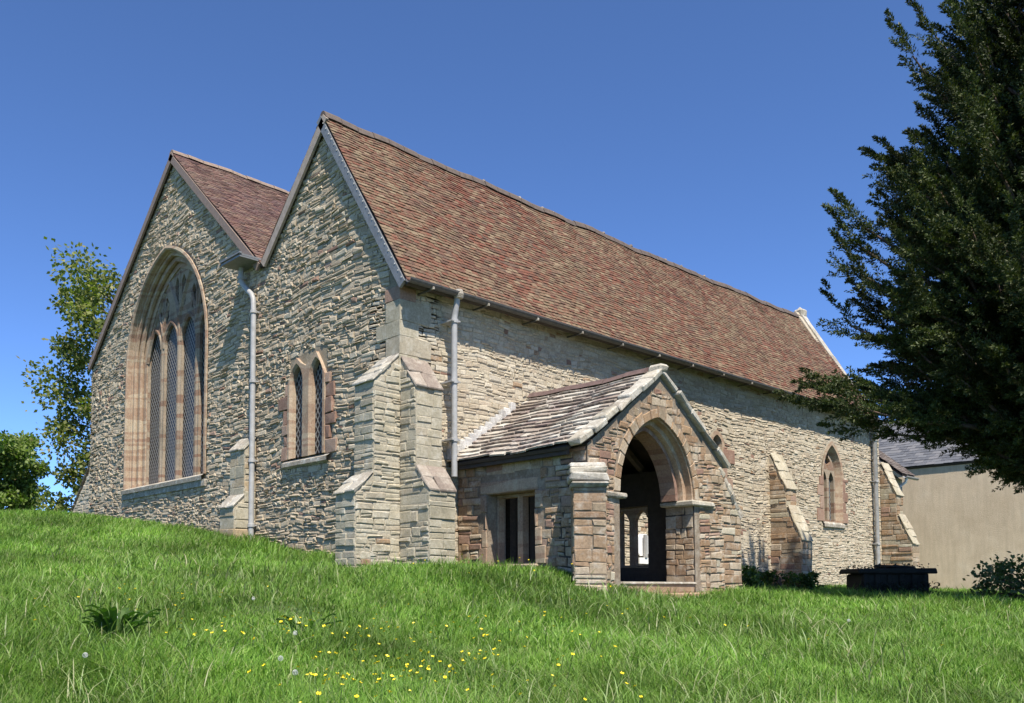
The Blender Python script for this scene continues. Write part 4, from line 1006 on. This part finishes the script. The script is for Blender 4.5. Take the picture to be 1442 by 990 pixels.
# ================================================================== GRASS
g = np.random.default_rng(33)
N0 = 640000
d = np.exp(g.uniform(math.log(4.2), math.log(27), N0)); keep = g.random(N0) < (d / 27) ** .0
lat_ = (g.random(N0) * (1.30 * d + 3.0)) - (.60 * d + 1.5)
X = CAM.x + FH.x * d + RT.x * lat_; Y = CAM.y + FH.y * d + RT.y * lat_
inside = ((X > -.02) & (X < 24.5) & (Y > -.02) & (Y < 13.3)) | ((X > 1.2) & (X < 4.82) & (Y > -2.77)) | ((X > -.87) & (X < 0) & (Y > -.02) & (Y < .5)) | ((X > 0) & (X < .54) & (Y > -.7)) | ((X > 1.95) & (X < 3.95) & (Y > -3.15) & (Y < -2)) | (X > 24.9)
ok = ~inside & (Y < 24)
X, Y, d = X[ok], Y[ok], d[ok]; n = len(X); print("blades", n)
Z_ = ground(X, Y)
def fbm(x, y, s, seed):
    r_ = np.random.default_rng(seed); v = 0
    for k in range(6):
        a = r_.uniform(0, 6.28); f = s * (1.6 ** k) * r_.uniform(.8, 1.2); v = v + np.sin((x * math.cos(a) + y * math.sin(a)) * f + r_.uniform(0, 6.28)) / (1.25 ** k)
    return v / 3
pt = fbm(X, Y, .9, 1); pt2 = fbm(X, Y, 2.6, 2)
wall_d = np.minimum(np.maximum(-X, 0) + np.maximum(-Y - 14, 0), 5)
H_ = (.11 + .06 * pt + .04 * pt2).clip(.045, .34) * g.uniform(.5, 1.45, n) * np.where(g.random(n) < .05, 1.5, 1)
H_ *= np.where((np.hypot(X + 1.0, Y + 3.75) < .35), .25, 1)
Wd = .0028 * (d / 5) ** .75 * g.uniform(.6, 1.5, n)
la = fbm(X, Y, .8, 5) * 2.2 + g.normal(0, 1.7, n); bend = H_ * (.25 + .75 * g.random(n) ** 1.3)
LD = np.stack([np.cos(la), np.sin(la), np.zeros(n)], 1); fa = g.uniform(0, np.pi, n); SDv = np.stack([np.cos(fa), np.sin(fa), np.zeros(n)], 1)
P0 = np.stack([X, Y, Z_ - .01], 1); upv = np.array([0, 0, 1.0])
P1 = P0 + upv * (H_ * .55)[:, None] + LD * (bend * .25)[:, None]; P2 = P0 + upv * (H_ * (1 - .35 * (bend / H_) ** 2))[:, None] + LD * bend[:, None]
V = np.stack([P0 - SDv * Wd[:, None], P0 + SDv * Wd[:, None], P1 + SDv * (Wd * .8)[:, None], P1 - SDv * (Wd * .8)[:, None], P2], 1).reshape(-1, 3)
b5 = np.arange(n)[:, None] * 5
Q = b5 + np.array([0, 1, 2, 3]); T = b5 + np.array([3, 2, 4])
M_grass = leafmat("meadow_grass", [(.135, .25, .034), (.16, .285, .041), (.112, .215, .030), (.185, .295, .053), (.135, .26, .040), (.225, .305, .078), (.12, .235, .035), (.165, .275, .045), (.29, .325, .14), (.088, .175, .030), (.145, .265, .038), (.13, .24, .032)], .5, .33, (.26, .32, .07), .5, .48)
tag(npmesh("grass", V, Q, T, [M_grass]), "long green meadow grass covering the sloping churchyard", "grass", kind='stuff')

# ---- docks / coarse leaf clumps
def leaf_clump(name, x, y, n, ln, label, cat, col, seed, group=None):
    g = np.random.default_rng(seed); root = MB(); zb = gz(x, y)
    for i in range(n):
        a = g.uniform(0, 6.28); L = ln * g.uniform(.6, 1.2); r0 = g.uniform(0, .18); w_ = L * .11; e = g.uniform(.9, 1.9)
        dx, dy = math.cos(a), math.sin(a); pr_ = []
        for f, wf in ((0, .25), (.25, .8), (.55, 1), (.8, .7), (1, .08)):
            h = L * (e * f - .75 * f * f * e * .8); p = (dx * (r0 + L * f * .8), dy * (r0 + L * f * .8), h + .06); pr_.append([(p[0] - dy * w_ * wf, p[1] + dx * w_ * wf, p[2] + .015), (p[0], p[1], p[2]), (p[0] + dy * w_ * wf, p[1] - dx * w_ * wf, p[2] + .015)])
        root.loft(pr_, 0)
    o = root.build(name, [col]); o.location = (x, y, zb); tag(o, label, cat, group); return o
M_dock = leafmat("dock_leaf", [(.06, .115, .025), (.075, .135, .03), (.05, .095, .022)], .45, .3)

# ---- flowers
M_yel = plain("buttercup_petal", (.80, .62, .02), .4, .1, bs=0); M_puff = plain("seed_fluff", (.62, .62, .58), .8, .1, bs=0); M_stem = plain("flower_stem", (.09, .16, .03), .6, .1, bs=0)
def buttercup_mesh():
    mb = MB(); mb.tube([(0, 0, 0), (.01, 0, .12), (.005, .01, .24)], .0022, 4, 1, caps=False)
    for k in range(5):
        a = k * 2 * math.pi / 5; c, s = math.cos(a), math.sin(a)
        f = lambda r, t, z: (.005 + c * r - s * t, .01 + s * r + c * t, z)
        mb.add([f(.002, 0, .24), f(.011, -.009, .246), f(.017, 0, .252), f(.011, .009, .246)], [(0, 1, 2, 3)], 0)
    return mb.build("buttercup", [M_yel, M_stem])
def puff_mesh():
    mb = MB(); mb.tube([(0, 0, 0), (.01, .01, .15), (.0, .01, .30)], .003, 5, 1, caps=False)
    for i in range(150):
        z = 1 - 2 * (i + .5) / 150; a = i * 2.39996; r = math.sqrt(1 - z * z); dv = Vector((r * math.cos(a), r * math.sin(a), z)); o = Vector((0, .01, .32)); sd = dv.orthogonal().normalized(); s2 = dv.cross(sd)
        p = o + dv * .026
        mb.add([o + dv * .006 + sd * .0004, o + dv * .006 - sd * .0004, p], [(0, 1, 2)], 0)
        for q in range(3):
            u_ = sd * math.cos(q * 1.05) + s2 * math.sin(q * 1.05); mb.add([p - u_ * .005, p + dv * .002 + s2 * .0008, p + u_ * .005, p + dv * .004 - s2 * .0008], [(0, 1, 2, 3)], 0)
    return mb.build("dandelion_clock", [M_puff, M_stem])
FLOWERS = True
g = np.random.default_rng(77)
proto = buttercup_mesh(); first = True
BC = [(-5.40, -4.60, .2, 26), (-4.89, -4.75, .16, 20), (-4.65, -5.10, .25, 24), (-4.35, -5.4, .3, 16), (-4.80, -6.45, .38, 40), (-4.55, -6.43, .22, 16), (-5.5, -6.70, .24, 36), (-5.75, -6.62, .16, 12), (-5.2, -6.85, .3, 24),
      (-5.47, -2.48, .5, 10), (-.45, -1.95, .45, 14), (0.1, -2.15, .5, 8), (-3.76, -5.91, .5, 18), (-2.67, -5.36, .7, 14), (-.98, -5.03, .3, 8), (-1.4, -7.0, .45, 8), (-5.9, -2.2, .5, 6), (-3.2, -3.6, 1.2, 22), (-5.2, -3.3, .7, 14), (-4.0, -6.9, .5, 10)]
for bx, by, br, bn in BC:
    for _ in range(max(4, int(bn * .84))):
        r = abs(g.normal(0, br * 1.7)); a = g.uniform(0, 6.28); x = bx + r * math.cos(a); y = by + r * math.sin(a)
        o = proto if first else proto.copy()
        if not first: COL.objects.link(o)
        first = False
        o.location = (x, y, gz(x, y) + g.uniform(.02, .13)); o.rotation_euler = (g.normal(0, .25) + .2, g.normal(0, .25) - .15, g.uniform(0, 6.28)); s = g.uniform(.55, .9); o.scale = (s, s, s)
        tag(o, "small yellow buttercup flower standing on a thin stem in the long grass", "flower", "buttercups scattered in the grass")
puff = puff_mesh(); first = True
for x, y, lab in ((-6.50, -4.75, "white dandelion seed head alone in the grass at lower left"), (-5.58, -5.66, "white dandelion seed head just left of the lower buttercup patch"), (-5.70, -6.12, "white dandelion seed head at the bottom edge beside thick buttercups"),
                  (.86, -6.59, "white dandelion seed head alone in the grass before the tomb"), (-5.75, -3.45, "white dandelion seed head by the dark dock leaves"), (-4.3, -3.1, "white dandelion seed head on the bank below the gable"), (-5.0, -4.95, "white dandelion seed head between the two middle buttercup clusters")):
    o = puff if first else puff.copy()
    if not first: COL.objects.link(o)
    first = False
    o.location = (x, y, gz(x, y) + .02); o.scale = (.6,) * 3; o.rotation_euler = (g.normal(0, .1), g.normal(0, .1), g.uniform(0, 6)); tag(o, lab, "dandelion", "dandelion clocks in the grass")
# long arching seed grasses standing above the turf near the camera
N1 = 13000
d1 = np.exp(g.uniform(math.log(4.4), math.log(13), N1)); l1 = (g.random(N1) * (1.30 * d1 + 3.0)) - (.60 * d1 + 1.5)
X1 = CAM.x + FH.x * d1 + RT.x * l1; Y1 = CAM.y + FH.y * d1 + RT.y * l1
k1 = ~(((X1 > -.9) & (Y1 > -.8) & (X1 < 24)) | ((X1 > 1.0) & (X1 < 5.2) & (Y1 > -3.2))) & (fbm(X1, Y1, 1.3, 9) + .5 * fbm(X1, Y1, 4, 10) > .05)
X1, Y1, d1 = X1[k1], Y1[k1], d1[k1]; n1 = len(X1); Z1 = ground(X1, Y1); a1 = g.uniform(0, 6.28, n1)
H1 = g.uniform(.16, .36, n1); B1 = H1 * g.uniform(.3, 1.0, n1); W1 = .0029 * (d1 / 5) ** .7 * g.uniform(.6, 1.4, n1)
LD1 = np.stack([np.cos(a1), np.sin(a1), 0 * a1], 1); f1 = a1 + g.uniform(.8, 2.3, n1); S1 = np.stack([np.cos(f1), np.sin(f1), 0 * f1], 1); rows = []
for f, wf in ((0, .8), (.35, 1), (.65, .9), (.88, .6), (1, .1)):
    c1 = np.stack([X1, Y1, Z1 - .01], 1) + LD1 * (B1 * f ** 2)[:, None] + upv * (H1 * (f - .38 * f ** 3 * B1 / H1))[:, None]
    rows += [c1 - S1 * (W1 * wf)[:, None], c1 + S1 * (W1 * wf)[:, None]]
V1 = np.stack(rows, 1).reshape(-1, 3); b1_ = np.arange(n1)[:, None] * 10
Q1 = np.concatenate([b1_ + np.array([2 * k, 2 * k + 1, 2 * k + 3, 2 * k + 2]) for k in range(4)])
tag(npmesh("tall_grass", V1, Q1, None, [leafmat("arching_grass", [(.17, .275, .065), (.15, .25, .05), (.18, .26, .08), (.22, .27, .11), (.11, .19, .04), (.28, .29, .15)], .45, .3, (.26, .30, .10), .6, .3)]), "tufts of taller paler grass arching over the meadow in front", "grass", kind='stuff')
leaf_clump("dock_plant", -5.72, -3.35, 40, .26, "dark broad-leaved dock clump in the grass at left", "plant", M_dock, 1)
leaf_clump("dock_plant", -4.35, -4.15, 18, .2, "small dock plant above the middle buttercups", "plant", M_dock, 2)
